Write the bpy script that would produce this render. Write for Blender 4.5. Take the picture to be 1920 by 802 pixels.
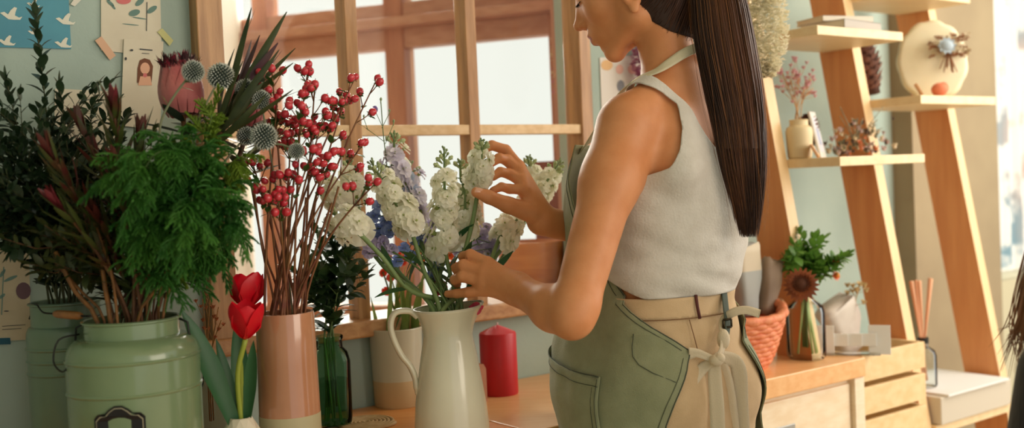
import bpy, bmesh, math, random
import numpy as np
from mathutils import Vector, Matrix, Quaternion, noise
random.seed(7); np.random.seed(7)
SC = bpy.context.scene
for o in list(bpy.data.objects): bpy.data.objects.remove(o)

# ---------------------------------------------------------------- camera, world, lights, exposure
_t, _r, FPX = math.radians(1.75), math.radians(2.5), 2000.0
CP = Vector((0, 0, 1.25)); CF = Vector((0, math.cos(_t), -math.sin(_t)))
_u0 = Vector((0, math.sin(_t), math.cos(_t))); _r0 = Vector((1, 0, 0))
CU = _u0*math.cos(_r) + _r0*math.sin(_r); CR = _r0*math.cos(_r) - _u0*math.sin(_r)
cd = bpy.data.cameras.new('camera'); cam = bpy.data.objects.new('camera', cd); SC.collection.objects.link(cam)
cd.sensor_width = 36; cd.lens = FPX/1920*36; cd.clip_start = .05
cam.matrix_world = Matrix(((CR.x, CU.x, -CF.x, CP.x), (CR.y, CU.y, -CF.y, CP.y), (CR.z, CU.z, -CF.z, CP.z), (0, 0, 0, 1)))
cd.dof.use_dof = True; cd.dof.focus_distance = 1.86; cd.dof.aperture_fstop = 2.5
SC.camera = cam
SC.view_settings.view_transform = 'Standard'; SC.view_settings.look = 'None'
SC.view_settings.gamma = 1; SC.view_settings.use_curve_mapping = False
SC.view_settings.exposure = 0.0
wd = bpy.data.worlds.new('world'); SC.world = wd; wd.use_nodes = True
bg = wd.node_tree.nodes['Background']; bg.inputs[0].default_value = (1.0, .99, .95, 1); bg.inputs[1].default_value = 1.0
def area(name, loc, target, sx, sy, power, col):
    l = bpy.data.lights.new(name, 'AREA'); l.shape = 'RECTANGLE'; l.size = sx; l.size_y = sy; l.energy = power; l.color = col
    o = bpy.data.objects.new(name, l); SC.collection.objects.link(o); o.location = loc
    o.rotation_euler = (Vector(target)-Vector(loc)).to_track_quat('-Z', 'Y').to_euler(); return o
area('room_fill_right', (3.6, -.6, 2.0), (.9, 2.2, 1.0), 2.4, 1.8, 60, (1.0, .86, .68))  # added area light out of view, warm fill from the right
area('wall_fill_right', (2.25, 2.55, 1.9), (.95, 2.95, 1.2), .9, 1.4, 26, (1.0, .93, .82))  # added fill inside the room, brightens the right wall and shelf fronts
area('room_fill_left', (-1.9, .2, 2.1), (.4, 2.2, 1.1), 1.0, 1.0, 5, (.95, .97, 1.0))  # added weak cool fill from the unseen left side
area('bay_window_daylight', (-.9, 3.9, 2.2), (.1, 2.0, 1.1), 1.4, 1.2, 150, (1.0, .97, .9))

# ---------------------------------------------------------------- helpers
def rayd(px, py): return CF + CR*((px-960)/FPX) + CU*((401-py)/FPX)
def P(px, py, D): return CP + rayd(px, py)*D                       # photograph pixel at a real distance -> world point
WU = Vector((.8, .6, 0)); WN = Vector((.6, -.8, 0)); WA = Vector((-.0018, 2.4253, 0))
def W(s, o, z): return WA + WU*s + WN*o + Vector((0, 0, z))        # along the wall, out from the wall, up
WROT = math.atan2(.6, .8)
def PW(px, py, off=0.0):
    d = rayd(px, py); k = ((WA-CP).dot(WN)+off)/d.dot(WN); return CP + d*k
def lin(c): 
    c = c/255.0; return c/12.92 if c <= .04045 else ((c+.055)/1.055)**2.4
def rgb(r, g, b): return (lin(r), lin(g), lin(b), 1)
_mats = {}
def mat(name, c, rough=.6, metal=0, c2=None, scale=20, bump=0, bscale=60, sss=0, trans=0, coat=0, spec=None, sheen=0, alpha=1, stretch=None, rotz=0, sharp=None, transl=0):
    if name in _mats: return _mats[name]
    m = bpy.data.materials.new(name); m.use_nodes = True; nt = m.node_tree; N = nt.nodes; L = nt.links
    b = N['Principled BSDF']; b.inputs['Base Color'].default_value = c; b.inputs['Roughness'].default_value = rough
    b.inputs['Metallic'].default_value = metal
    if spec is not None: b.inputs['Specular IOR Level'].default_value = spec
    if sss: b.inputs['Subsurface Weight'].default_value = sss; b.inputs['Subsurface Scale'].default_value = .012; b.inputs['Subsurface Radius'].default_value = (1, .35, .2)
    if trans: b.inputs['Transmission Weight'].default_value = trans
    if coat: b.inputs['Coat Weight'].default_value = coat; b.inputs['Coat Roughness'].default_value = .08
    if sheen: b.inputs['Sheen Weight'].default_value = sheen
    tc = N.new('ShaderNodeTexCoord'); mp = N.new('ShaderNodeMapping'); L.new(tc.outputs['Object'], mp.inputs[0])
    mp.inputs['Rotation'].default_value = (0, 0, -rotz)
    if stretch: mp.vector_type = 'POINT'; mp.inputs['Scale'].default_value = stretch
    if c2 is not None:
        n = N.new('ShaderNodeTexNoise'); n.inputs['Scale'].default_value = scale; n.inputs['Detail'].default_value = 5
        L.new(mp.outputs[0], n.inputs['Vector'])
        r = N.new('ShaderNodeValToRGB'); r.color_ramp.elements[0].color = c; r.color_ramp.elements[1].color = c2
        lo, hi = sharp or (.35, .65); r.color_ramp.elements[0].position = lo; r.color_ramp.elements[1].position = hi
        L.new(n.outputs['Fac'], r.inputs[0]); L.new(r.outputs[0], b.inputs['Base Color'])
    if bump:
        n2 = N.new('ShaderNodeTexNoise'); n2.inputs['Scale'].default_value = bscale; n2.inputs['Detail'].default_value = 3
        L.new(mp.outputs[0], n2.inputs['Vector']); bp = N.new('ShaderNodeBump'); bp.inputs['Strength'].default_value = bump; bp.inputs['Distance'].default_value = .002
        L.new(n2.outputs['Fac'], bp.inputs['Height']); L.new(bp.outputs[0], b.inputs['Normal'])
    if transl:                                                     # thin leaf or petal: some light passes through
        t = N.new('ShaderNodeBsdfTranslucent'); mx = N.new('ShaderNodeMixShader'); mx.inputs[0].default_value = transl
        if c2 is not None: L.new(r.outputs[0], t.inputs[0])
        else: t.inputs[0].default_value = c
        L.new(b.outputs[0], mx.inputs[1]); L.new(t.outputs[0], mx.inputs[2]); L.new(mx.outputs[0], N['Material Output'].inputs[0])
    _mats[name] = m; return m
def thin_glass(name, tint=(1, 1, 1, 1), rough=.02, ior=1.18, boost=1.0):
    if name in _mats: return _mats[name]
    m = bpy.data.materials.new(name); m.use_nodes = True; nt = m.node_tree; N = nt.nodes; L = nt.links
    N.remove(N['Principled BSDF']); t = N.new('ShaderNodeBsdfTransparent'); t.inputs[0].default_value = tint
    g = N.new('ShaderNodeBsdfGlossy'); g.inputs['Roughness'].default_value = rough
    f = N.new('ShaderNodeFresnel'); f.inputs[0].default_value = ior
    mx = N.new('ShaderNodeMixShader'); L.new(f.outputs[0], mx.inputs[0]); L.new(t.outputs[0], mx.inputs[1]); L.new(g.outputs[0], mx.inputs[2])
    L.new(mx.outputs[0], N['Material Output'].inputs[0]); _mats[name] = m; return m

def tagp(o, label=None, cat=None, group=None, kind=None):
    if label: o['label'] = label
    if cat: o['category'] = cat
    if group: o['group'] = group
    if kind: o['kind'] = kind
    return o
def thing(name, label, cat, loc, group=None, rz=0):
    o = bpy.data.objects.new(name, None); SC.collection.objects.link(o); o.location = loc; o.rotation_euler = (0, 0, rz); o.empty_display_size = .02
    return tagp(o, label, cat, group)
def link(name, me, parent=None, loc=(0, 0, 0)):
    o = bpy.data.objects.new(name, me); SC.collection.objects.link(o); o.location = loc
    if parent: o.parent = parent
    return o
def dup(root, loc=None, rot=None, label=None, scale=None):
    def cp(o, par):
        c = o.copy(); SC.collection.objects.link(c)
        if par: c.parent = par
        for ch in list(o.children): cp(ch, c)
        return c
    r = cp(root, None)
    if loc is not None: r.location = loc
    if rot is not None: r.rotation_euler = rot
    if scale is not None: r.scale = (scale,)*3
    if label: r['label'] = label
    return r
def frame_of(d, hint=Vector((0, 0, 1))):
    d = d.normalized(); x = d.cross(hint)
    if x.length < 1e-4: x = d.cross(Vector((1, 0, 0)))
    x.normalize(); return x, x.cross(d).normalized(), d              # side, up, dir
class MB:
    """collects mesh pieces; build() links them as one mesh object"""
    def __init__(s): s.v = []; s.f = []; s.m = []; s.cur = 0
    def add(s, vs, fs, mi=None):
        n = len(s.v); s.v.extend([tuple(q) for q in vs]); mi = s.cur if mi is None else mi
        for f in fs: s.f.append([n+i for i in f]); s.m.append(mi)
    def box(s, c, size, rz=0, bev=0, rot=None, mi=None):
        x, y, z = [q/2 for q in size]; M = rot or Matrix.Rotation(rz, 3, 'Z'); c = Vector(c)
        if bev <= 0:
            vs = [c + M @ Vector((a*x, b*y, d*z)) for d in (-1, 1) for b in (-1, 1) for a in (-1, 1)]
            s.add(vs, [(0, 2, 3, 1), (4, 5, 7, 6), (0, 1, 5, 4), (2, 6, 7, 3), (0, 4, 6, 2), (1, 3, 7, 5)], mi); return
        bm = bmesh.new(); bmesh.ops.create_cube(bm, size=1)
        for q in bm.verts: q.co = Vector((q.co.x*2*x, q.co.y*2*y, q.co.z*2*z))
        bmesh.ops.bevel(bm, geom=list(bm.edges), offset=bev, segments=2, affect='EDGES', profile=.5)
        bm.verts.index_update(); s.add([c + M @ q.co for q in bm.verts], [[q.index for q in f.verts] for f in bm.faces], mi); bm.free()
    def wbox(s, s0, s1, o0, o1, z0, z1, bev=0, mi=None):             # box given in wall coordinates
        s.box(W((s0+s1)/2, (o0+o1)/2, (z0+z1)/2), (abs(s1-s0), abs(o1-o0), abs(z1-z0)), WROT, bev, mi=mi)
    def tube(s, pts, rad, n=8, cap=True, mi=None, flat=1.0):
        pts = [Vector(q) for q in pts]; k = len(pts)
        rad = rad if hasattr(rad, '__len__') else [rad]*k
        base = len(s.v); mi = s.cur if mi is None else mi
        d = (pts[1]-pts[0]).normalized(); x, y, _ = frame_of(d)
        for i, q in enumerate(pts):
            dn = (pts[min(i+1, k-1)]-pts[max(i-1, 0)]).normalized()
            x = (x - dn*x.dot(dn)).normalized(); y = dn.cross(x)
            for j in range(n):
                a = 2*math.pi*j/n; s.v.append(tuple(q + (x*math.cos(a) + y*math.sin(a)*flat)*rad[i]))
        for i in range(k-1):
            for j in range(n):
                a, b = base+i*n+j, base+i*n+(j+1) % n; s.f.append([a, b, b+n, a+n]); s.m.append(mi)
        if cap:
            s.f.append([base+j for j in range(n)][::-1]); s.m.append(mi); s.f.append([base+(k-1)*n+j for j in range(n)]); s.m.append(mi)
    def lathe(s, prof, n=40, c=(0, 0, 0), mi=None, close=True, mis=None, wob=None):
        c = Vector(c); base = len(s.v); k = len(prof); s.auto = 30
        for (r, z) in prof:
            for j in range(n):
                a = 2*math.pi*j/n; rr = r*(wob(a, z) if wob else 1); s.v.append((c.x+rr*math.cos(a), c.y+rr*math.sin(a), c.z+z))
        for i in range(k-1):
            for j in range(n):
                a, b = base+i*n+j, base+i*n+(j+1) % n; s.f.append([a, b, b+n, a+n]); s.m.append(mis[i] if mis else (s.cur if mi is None else mi))
        if close:
            if prof[0][0] > 1e-5: s.f.append([base+j for j in range(n)][::-1]); s.m.append(s.m[-1] if not mis else mis[0])
            if prof[-1][0] > 1e-5: s.f.append([base+(k-1)*n+j for j in range(n)]); s.m.append(s.m[-1])
    def ball(s, c, r, seg=10, ring=6, mi=None, M=None):
        c = Vector(c); r = Vector(r) if hasattr(r, '__len__') else Vector((r, r, r)); M = M or Matrix.Identity(3)
        vs = [c + M @ Vector((0, 0, -r.z))]
        for i in range(1, ring):
            p = math.pi*i/ring - math.pi/2
            for j in range(seg):
                a = 2*math.pi*j/seg; vs.append(c + M @ Vector((r.x*math.cos(p)*math.cos(a), r.y*math.cos(p)*math.sin(a), r.z*math.sin(p))))
        vs.append(c + M @ Vector((0, 0, r.z))); fs = []
        for j in range(seg): fs.append((0, 1+(j+1) % seg, 1+j))
        for i in range(ring-2):
            for j in range(seg):
                a, b = 1+i*seg+j, 1+i*seg+(j+1) % seg; fs.append((a, b, b+seg, a+seg))
        t = len(vs)-1; q = 1+(ring-2)*seg
        for j in range(seg): fs.append((q+j, q+(j+1) % seg, t))
        s.add(vs, fs, mi)
    def blade(s, p, d, up, L, w, bend=0, seg=5, prof=None, cup=0, mi=None, tipd=0, roll=0):
        """leaf or petal: from p along d, face towards up, bending by bend (rad) away from up"""
        p = Vector(p); d = Vector(d).normalized(); up = Vector(up); up = up - d*up.dot(d)
        if up.length < 1e-4: up = frame_of(d)[1]
        up.normalize(); x = d.cross(up)
        vs = []; fs = []
        prof = prof or (lambda t: math.sin(math.pi*min(1, t*.94+.05))**.8)
        for i in range(seg+1):
            t = i/seg; ww = w/2*prof(t)
            R = Quaternion(x, -bend*t); u2 = R @ up
            if roll: x2 = Quaternion(d, roll*t) @ x; u2 = Quaternion(d, roll*t) @ u2
            else: x2 = x
            vs += [p - x2*ww + u2*(cup*ww), p.copy(), p + x2*ww + u2*(cup*ww)]
            p = p + (Quaternion(x, -bend*(t+.5/seg)) @ d)*(L/seg)
        for i in range(seg):
            a = 3*i; fs += [(a, a+3, a+4, a+1), (a+1, a+4, a+5, a+2)]
        s.add(vs, fs, mi)
    def build(s, name, mats, parent=None, smooth=True, loc=None, auto=None):
        me = bpy.data.meshes.new(name)
        o0 = Vector(loc) if loc is not None else (Vector(parent.get('_w', parent.location)) if parent else Vector((0, 0, 0)))
        if parent is not None and parent.parent is not None: o0 = parent.parent.location + parent.location
        arr = np.array(s.v, dtype=np.float64) - np.array(o0)
        me.from_pydata(arr.tolist(), [], s.f)
        for m in (mats if isinstance(mats, (list, tuple)) else [mats]): me.materials.append(m)
        me.polygons.foreach_set('material_index', s.m); me.polygons.foreach_set('use_smooth', [smooth]*len(s.f)); me.update()
        auto = auto or getattr(s, 'auto', None)
        if auto and smooth:
            try: me.set_sharp_from_angle(angle=math.radians(auto))
            except Exception: pass
        return link(name, me, parent, o0 if parent is None else (0, 0, 0))
def bez(p0, p1, p2, p3, n=10):
    r = []
    for i in range(n+1):
        t = i/n; r.append(p0*(1-t)**3 + p1*3*t*(1-t)**2 + p2*3*t*t*(1-t) + p3*t**3)
    return r
def catmull(pts, n=6):
    pts = [Vector(p) for p in pts]; q = [pts[0]*2-pts[1]] + pts + [pts[-1]*2-pts[-2]]; r = []
    for i in range(1, len(q)-2):
        for k in range(n):
            t = k/n; a, b, c, d = q[i-1:i+3]
            r.append(.5*((2*b) + (c-a)*t + (2*a-5*b+4*c-d)*t*t + (3*b-a-3*c+d)*t**3))
    r.append(pts[-1]); return r
U = random.uniform
def lerp(a, b, t): return a+(b-a)*t
def jit(k): return Vector((U(-k, k), U(-k, k), U(-k, k)))
# ---------------------------------------------------------------- setting
M_GREEN = mat('sage_wall_paint', rgb(172, 190, 180), .75, c2=rgb(164, 183, 174), scale=6, bump=.25, bscale=90)
M_BEIGE = mat('beige_plaster', rgb(158, 142, 112), .8, c2=rgb(148, 132, 104), scale=5, bump=.2)
M_CREAM = mat('cream_plaster', rgb(236, 228, 208), .8)
M_WD_V = mat('oak_upright', rgb(160, 112, 62), .42, c2=rgb(190, 142, 90), scale=6, stretch=(14, 14, 1.2), bump=.2, coat=.15)
M_WD_H = mat('oak_along_wall', rgb(170, 116, 66), .42, c2=rgb(196, 146, 94), scale=6, stretch=(1.2, 14, 14), rotz=WROT, bump=.2, coat=.15)
M_RED_V = mat('redwood_upright', rgb(176, 116, 88), .55, c2=rgb(196, 138, 108), scale=5, stretch=(10, 10, 1))
M_TOP = mat('table_oak', rgb(232, 150, 78), .4, c2=rgb(240, 168, 98), scale=5, stretch=(1.4, 16, 16), rotz=WROT, coat=.25, bump=.1)
M_CAB = mat('pale_oak', rgb(242, 222, 192), .45, c2=rgb(248, 232, 206), scale=5, stretch=(1.6, 12, 30), rotz=WROT, bump=.1)
M_FLOOR = mat('floor_boards', rgb(200, 180, 150), .5, c2=rgb(214, 196, 168), scale=4, stretch=(1, 12, 1), rotz=WROT)
def struct(name, mb, m, smooth=False): return tagp(mb.build(name, m, smooth=smooth), kind='structure')
b = MB(); b.box((1.0, 1.2, -.05), (9, 9, .1)); struct('floor', b, M_FLOOR)
b = MB(); b.box((.6, 1.6, 2.65), (5.4, 5.2, .1)); struct('ceiling', b, M_CREAM)
WZ0, WZ1 = .96, 2.1
b = MB()
b.wbox(-1.9, -.72, -.12, 0, 0, 2.6); b.wbox(.25, 1.49, -.12, 0, 0, 2.6)
b.wbox(-.72, .25, -.12, 0, 0, WZ0); b.wbox(-.72, .25, -.12, 0, WZ1, 2.6)
struct('wall_back', b, M_GREEN)
b = MB(); b.wbox(1.49, 1.985, -.12, .07, 0, 2.6); struct('wall_pier', b, M_BEIGE)
b = MB(); b.box(W(-1.9, 1.6, 1.3), (.1, 3.4, 2.6), WROT); struct('wall_left', b, M_GREEN)
# bay behind the inner window: cream side, boarded floor, outer window set at an angle
O0, O1 = Vector((-.80, 3.29, 0)), Vector((.36, 2.86, 0))
OD = (O1-O0).normalized(); ON = Vector((OD.y, -OD.x, 0)); OROT = math.atan2(OD.y, OD.x)
def quadwall(mb, a, c, z0, z1, th=.05):
    d = (c-a).normalized(); m_ = (a+c)/2; mb.box((m_.x, m_.y, (z0+z1)/2), ((c-a).length, th, z1-z0), math.atan2(d.y, d.x))
b = MB(); quadwall(b, W(-.70, -.14, 0), O0 + Vector((-.03, .02, 0)), .8, 2.15); struct('wall_bay_left', b, M_CREAM)
b = MB(); quadwall(b, W(.27, -.14, 0), O1 + Vector((.02, .0, 0)), .8, 2.15, .04); struct('wall_bay_right', b, M_RED_V)
b = MB(); vs = [W(-.74, -.1, .84), W(.27, -.1, .84), O1+Vector((0, .05, .84)), O0+Vector((0, .05, .84))]
b.add(vs+[q+Vector((0, 0, .03)) for q in vs], [(0, 3, 2, 1), (4, 5, 6, 7), (0, 1, 5, 4), (1, 2, 6, 5), (2, 3, 7, 6), (3, 0, 4, 7)]); struct('trim_bay_shelf', b, M_WD_H)
b = MB(); b.v = []; vs2 = [q+Vector((0, 0, 1.29)) for q in vs]
b.add(vs2+[q+Vector((0, 0, .03)) for q in vs2], [(0, 3, 2, 1), (4, 5, 6, 7), (0, 1, 5, 4), (1, 2, 6, 5), (2, 3, 7, 6), (3, 0, 4, 7)]); struct('trim_bay_head', b, M_CREAM)
# inner window
win = bpy.data.objects.new('window_1', None); SC.collection.objects.link(win); win.location = W(-.235, 0, WZ0); tagp(win, kind='structure')
b = MB(); b.wbox(-.725, -.675, -.06, .035, WZ0, WZ1, .002); b.wbox(.215, .25, -.05, .012, WZ0, WZ1, .002); b.wbox(-.72, .25, -.05, .02, WZ1-.05, WZ1, .002)
b.build('window_frame', M_WD_V, win, smooth=False)
b = MB()
for s0 in (-.392, -.095): b.wbox(s0-.014, s0+.014, -.035, .008, WZ0, WZ1, .0015)
b.build('window_mullion', M_WD_V, win, smooth=False)
b = MB()
for z in (1.368, 1.79): b.wbox(-.675, .215, -.030, .006, z-.011, z+.011, .0015)
b.build('window_glazing_bar', mat('pale_glazing_bar', rgb(214, 178, 128), .45, c2=rgb(228, 196, 150), scale=6, stretch=(1.2, 14, 14), rotz=WROT), win, smooth=False)
b = MB(); b.wbox(-.78, .29, -.10, .045, WZ0-.012, WZ0+.022, .004); b.build('window_sill', M_WD_H, win, smooth=False)
b = MB(); b.wbox(-.68, .22, -.016, -.013, WZ0, WZ1); b.build('window_pane', thin_glass('pane_glass', (.985, .985, .975, 1)), win, smooth=False)
# outer window
w2 = bpy.data.objects.new('window_2', None); SC.collection.objects.link(w2); w2.location = (O0+O1)/2+Vector((0, 0, .96)); tagp(w2, kind='structure')
OL = (O1-O0).length
def obox(mb, a, c, d0, d1, z0, z1, bev=.002):
    m_ = O0 + OD*((a+c)/2) + ON*((d0+d1)/2); mb.box((m_.x, m_.y, (z0+z1)/2), (c-a, abs(d1-d0), z1-z0), OROT, bev)
b = MB()
for a, w_ in ((0.085, .05), (.53, .06), (1.12, .25)): obox(b, a-w_/2, a+w_/2, -.03, .04, .87, 2.15)
b.build('window_post', M_RED_V, w2, smooth=False)
b = MB(); obox(b, 0, OL, -.02, .035, 1.645, 1.70); obox(b, 0, OL, -.02, .10, 1.70, 1.725); obox(b, 0, OL, -.02, .035, 1.73, 1.775); obox(b, 0, OL, -.03, .04, .87, .905); obox(b, 0, OL, -.03, .04, 2.08, 2.15)
b.build('window_rail', mat('redwood_rail', rgb(190, 138, 112), .5, c2=rgb(206, 158, 132), scale=5, stretch=(1, 10, 10)), w2, smooth=False)
b = MB(); obox(b, 0, OL, -.002, .002, .88, 2.12, 0); b.build('window_pane', thin_glass('pane_glass_outer', (.97, .985, .965, 1)), w2, smooth=False)
# plain red-brown panel in the lower right of the bay
b = MB(); m_ = O0+OD*1.08+ON*.07; b.box((m_.x, m_.y, 1.13), (.26, .03, .34), OROT, .003); struct('trim_bay_panel', b, mat('red_panel', rgb(138, 74, 48), .5, c2=rgb(150, 84, 56), scale=6, stretch=(1, 1, 8)))

# ---------------------------------------------------------------- work table and drawer cabinet
H = .80
t = thing('work_table', 'oak work table under the flower vases along the window wall', 'table', W(-.95, .25, 0))
b = MB(); b.wbox(-1.62, -.3, 0.004, .50, H-.035, H, .003); b.build('tabletop', M_TOP, t, smooth=False)
for s_, o_ in ((-1.58, .04), (-1.58, .46), (-.34, .04), (-.34, .46)):
    b = MB(); b.wbox(s_-.025, s_+.025, o_-.025, o_+.025, 0, H-.034, .003); b.build('leg', M_WD_V, t, smooth=False)
b = MB(); b.wbox(-1.56, -.36, .44, .46, H-.12, H-.033); b.wbox(-1.56, -.36, .03, .05, H-.12, H-.033); b.build('apron_rail', M_WD_H, t, smooth=False)
cabt = thing('drawer_cabinet', 'pale oak drawer cabinet behind and beside the florist', 'cabinet', W(.2, .2, 0))
b = MB(); b.wbox(-.297, .703, .004, .43, H-.045, H, .003); b.build('cabinet_top', [mat('cabinet_oak_top', rgb(236, 176, 116), .4, c2=rgb(244, 192, 134), scale=5, stretch=(1.4, 16, 16), rotz=WROT, coat=.25, bump=.1)], cabt, smooth=False)
b = MB(); b.wbox(-.28, .695, .01, .405, .06, H-.044); b.wbox(-.25, .68, .02, .38, 0, .06); b.wbox(.665, .702, .38, .425, 0, H-.046, .002); b.wbox(-.297, -.265, .38, .425, 0, H-.046, .002)
b.build('cabinet_body', M_CAB, cabt, smooth=False)
M_CABX = mat('pale_oak_drawer', rgb(240, 216, 182), .45, c2=rgb(248, 230, 202), scale=4, stretch=(2, 8, 14), rotz=WROT, bump=.1)
for k, (z0, z1) in enumerate(((.56, .742), (.33, .545), (.09, .315))):
    for s0, s1 in ((-.26, .2), (.215, .66)):
        b = MB(); b.wbox(s0, s1, .398, .414, z0, z1, .003); d_ = b.build('drawer', M_CABX, cabt, smooth=False)
        b = MB(); sm = (s0+s1)/2 - .02; zm = z1-.075
        b.wbox(sm-.035, sm+.035, .414, .418, zm-.017, zm+.017, .001); b.tube([W(sm-.03, .418, zm-.014), W(sm-.02, .432, zm-.02), W(sm+.02, .432, zm-.02), W(sm+.03, .418, zm-.014)], .003, 6)
        b.build('label_holder', mat('brushed_steel', rgb(190, 192, 190), .3, .9), d_, smooth=False)
# slatted crate between cabinet and ladder
M_PINE = mat('pine_slats', rgb(232, 196, 142), .5, c2=rgb(240, 210, 162), scale=5, stretch=(1.5, 10, 10), rotz=WROT)
t = thing('slatted_crate', 'pale slatted pine crate between drawer cabinet and ladder shelf', 'crate', W(.84, .25, .56))
b = MB(); b.wbox(.72, .975, .06, .40, .555, .57); b.build('crate_base', M_PINE, t, smooth=False)
for z in (.575, .655, .735):
    for side in range(4):
        b = MB()
        if side == 0: b.wbox(.715, .978, .40, .412, z, z+.066, .002)
        elif side == 1: b.wbox(.715, .978, .05, .062, z, z+.066, .002)
        elif side == 2: b.wbox(.715, .727, .062, .40, z, z+.066, .002)
        else: b.wbox(.966, .978, .062, .40, z, z+.066, .002)
        b.build('slat', M_PINE, t, smooth=False)
t = thing('low_bench', 'pale wooden bench under the slatted crate and ladder', 'bench', W(1.0, .3, 0))
M_BEN = mat('bench_paint', rgb(214, 200, 176), .5)
b = MB(); b.wbox(.72, .985, .02, .56, .525, .552, .003); b.build('bench_top', M_BEN, t, smooth=False)
for s_, o_ in ((.74, .05), (.74, .53), (.96, .05), (.96, .53)):
    b = MB(); b.wbox(s_-.018, s_+.018, o_-.018, o_+.018, 0, .526); b.build('leg', M_BEN, t, smooth=False)
# ---------------------------------------------------------------- ladder shelf
M_RAILS = mat('oak_rail', rgb(218, 140, 80), .45, c2=rgb(230, 156, 94), scale=4, stretch=(10, 10, 1), coat=.1)
M_SH = mat('pale_shelf', rgb(236, 206, 158), .45, c2=rgb(244, 218, 174), scale=5, stretch=(1.5, 12, 12), rotz=WROT)
M_RFR = mat('rail_front_lit', rgb(232, 198, 146), .45, c2=rgb(240, 208, 160), scale=5, stretch=(10, 10, 1))  # oak again, paler: the light on the front faces is put into the colour
lad = thing('ladder_shelf', 'tall leaning oak ladder shelf with three rails against the wall', 'shelf', W(1.0, .3, 0))
def railoff(z): return .498 - .176*z                                 # front edge distance from the wall at height z
for s0 in (.60, .985, 1.385):
    b = MB(); w_ = .036; z1 = 2.3
    vs = []
    for z in ((H if s0 < .7 else 0), z1):
        f = railoff(z)
        for (s_, o_) in ((s0, f-.105), (s0+w_, f-.105), (s0+w_, f), (s0, f)): vs.append(W(s_, o_, z))
    b.add(vs, [(0, 3, 2, 1), (4, 5, 6, 7), (0, 4, 7, 3), (1, 2, 6, 5), (0, 1, 5, 4)]); b.add([vs[3], vs[2], vs[6], vs[7]], [(0, 1, 2, 3)], 1)
    b.build('rail', [M_RAILS, M_RFR], lad, smooth=False)
SHELVES = [(.637, .984, 1.262, .425), (.637, .984, 1.572, .375), (1.022, 1.384, 1.412, .395), (1.022, 1.384, 1.70, .33), (.637, .984, 1.86, .3)]
for s0, s1, z, o in SHELVES:
    b = MB(); b.wbox(s0, s1, railoff(z)-.09, o, z-.010, z+.012, .0015); b.build('shelf_board', M_SH, lad, smooth=False)
b = MB(); b.wbox(1.022, 1.384, .09, .41, .555, .578, .002); b.build('shelf_board', M_SH, lad, smooth=False)
# daylight doorway with a patterned curtain beyond the pier
m = mat('printed_curtain', rgb(244, 244, 240), .8, transl=.45)
nt = m.node_tree; N = nt.nodes; L = nt.links
tc = N.new('ShaderNodeTexCoord'); mp = N.new('ShaderNodeMapping'); L.new(tc.outputs['Object'], mp.inputs[0]); mp.inputs['Scale'].default_value = (1, 1, 1)
nz = N.new('ShaderNodeTexNoise'); nz.inputs['Scale'].default_value = 7; nz.inputs['Detail'].default_value = 6; L.new(mp.outputs[0], nz.inputs[0])
n3 = N.new('ShaderNodeTexNoise'); n3.inputs['Scale'].default_value = 2.2; L.new(mp.outputs[0], n3.inputs[0])
rp = N.new('ShaderNodeValToRGB'); e = rp.color_ramp.elements; e[0].position = .50; e[0].color = rgb(246, 246, 244); e[1].position = .62; e[1].color = rgb(120, 160, 186)
rq = N.new('ShaderNodeValToRGB'); e = rq.color_ramp.elements; e[0].position = .42; e[0].color = rgb(120, 170, 190); e[1].position = .60; e[1].color = rgb(222, 196, 184)
mx = N.new('ShaderNodeMix'); mx.data_type = 'RGBA'; L.new(nz.outputs['Fac'], rp.inputs[0]); L.new(n3.outputs['Fac'], rq.inputs[0])
rf = N.new('ShaderNodeValToRGB'); e = rf.color_ramp.elements; e[0].position = .52; e[0].color = (0, 0, 0, 1); e[1].position = .6; e[1].color = (.8, .8, .8, 1); L.new(nz.outputs['Fac'], rf.inputs[0])
L.new(rf.outputs[0], mx.inputs[0]); mx.inputs[6].default_value = rgb(246, 246, 243); L.new(rq.outputs[0], mx.inputs[7])
L.new(mx.outputs[2], N['Principled BSDF'].inputs['Base Color'])
for nn in N:
    if nn.type == 'BSDF_TRANSLUCENT': L.new(mx.outputs[2], nn.inputs[0])
def curtain(s0, s1, off, z0, z1, n, amp):
    b = MB(); vs = []; fs = []
    for i in range(n+1):
        s_ = s0+(s1-s0)*i/n; o_ = off + amp*math.sin(i*.9) + amp*.4*math.sin(i*2.3+1)
        vs += [W(s_, o_, z0), W(s_, o_, z1), W(s_, o_+.002, z0), W(s_, o_+.002, z1)]
    for i in range(n):
        a = 4*i; fs += [(a, a+4, a+5, a+1), (a+2, a+3, a+7, a+6)]
    b.add(vs, fs); return b
tagp(curtain(1.99, 2.75, -.02, .86, 2.5, 60, .012).build('printed_curtain', m), 'white curtain printed in pale blue and rose beyond the beige pier', 'curtain')
b = MB(); b.wbox(1.985, 2.9, -.12, .05, 0, .84); struct('wall_parapet', b, mat('parapet_paint', rgb(196, 190, 160), .7))
b = MB(); b.tube([W(1.99, -.02, 2.5), W(2.9, -.02, 2.5)], .01, 8); struct('trim_curtain_rod', b, mat('rod_steel', rgb(120, 120, 118), .4, .8))
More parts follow.
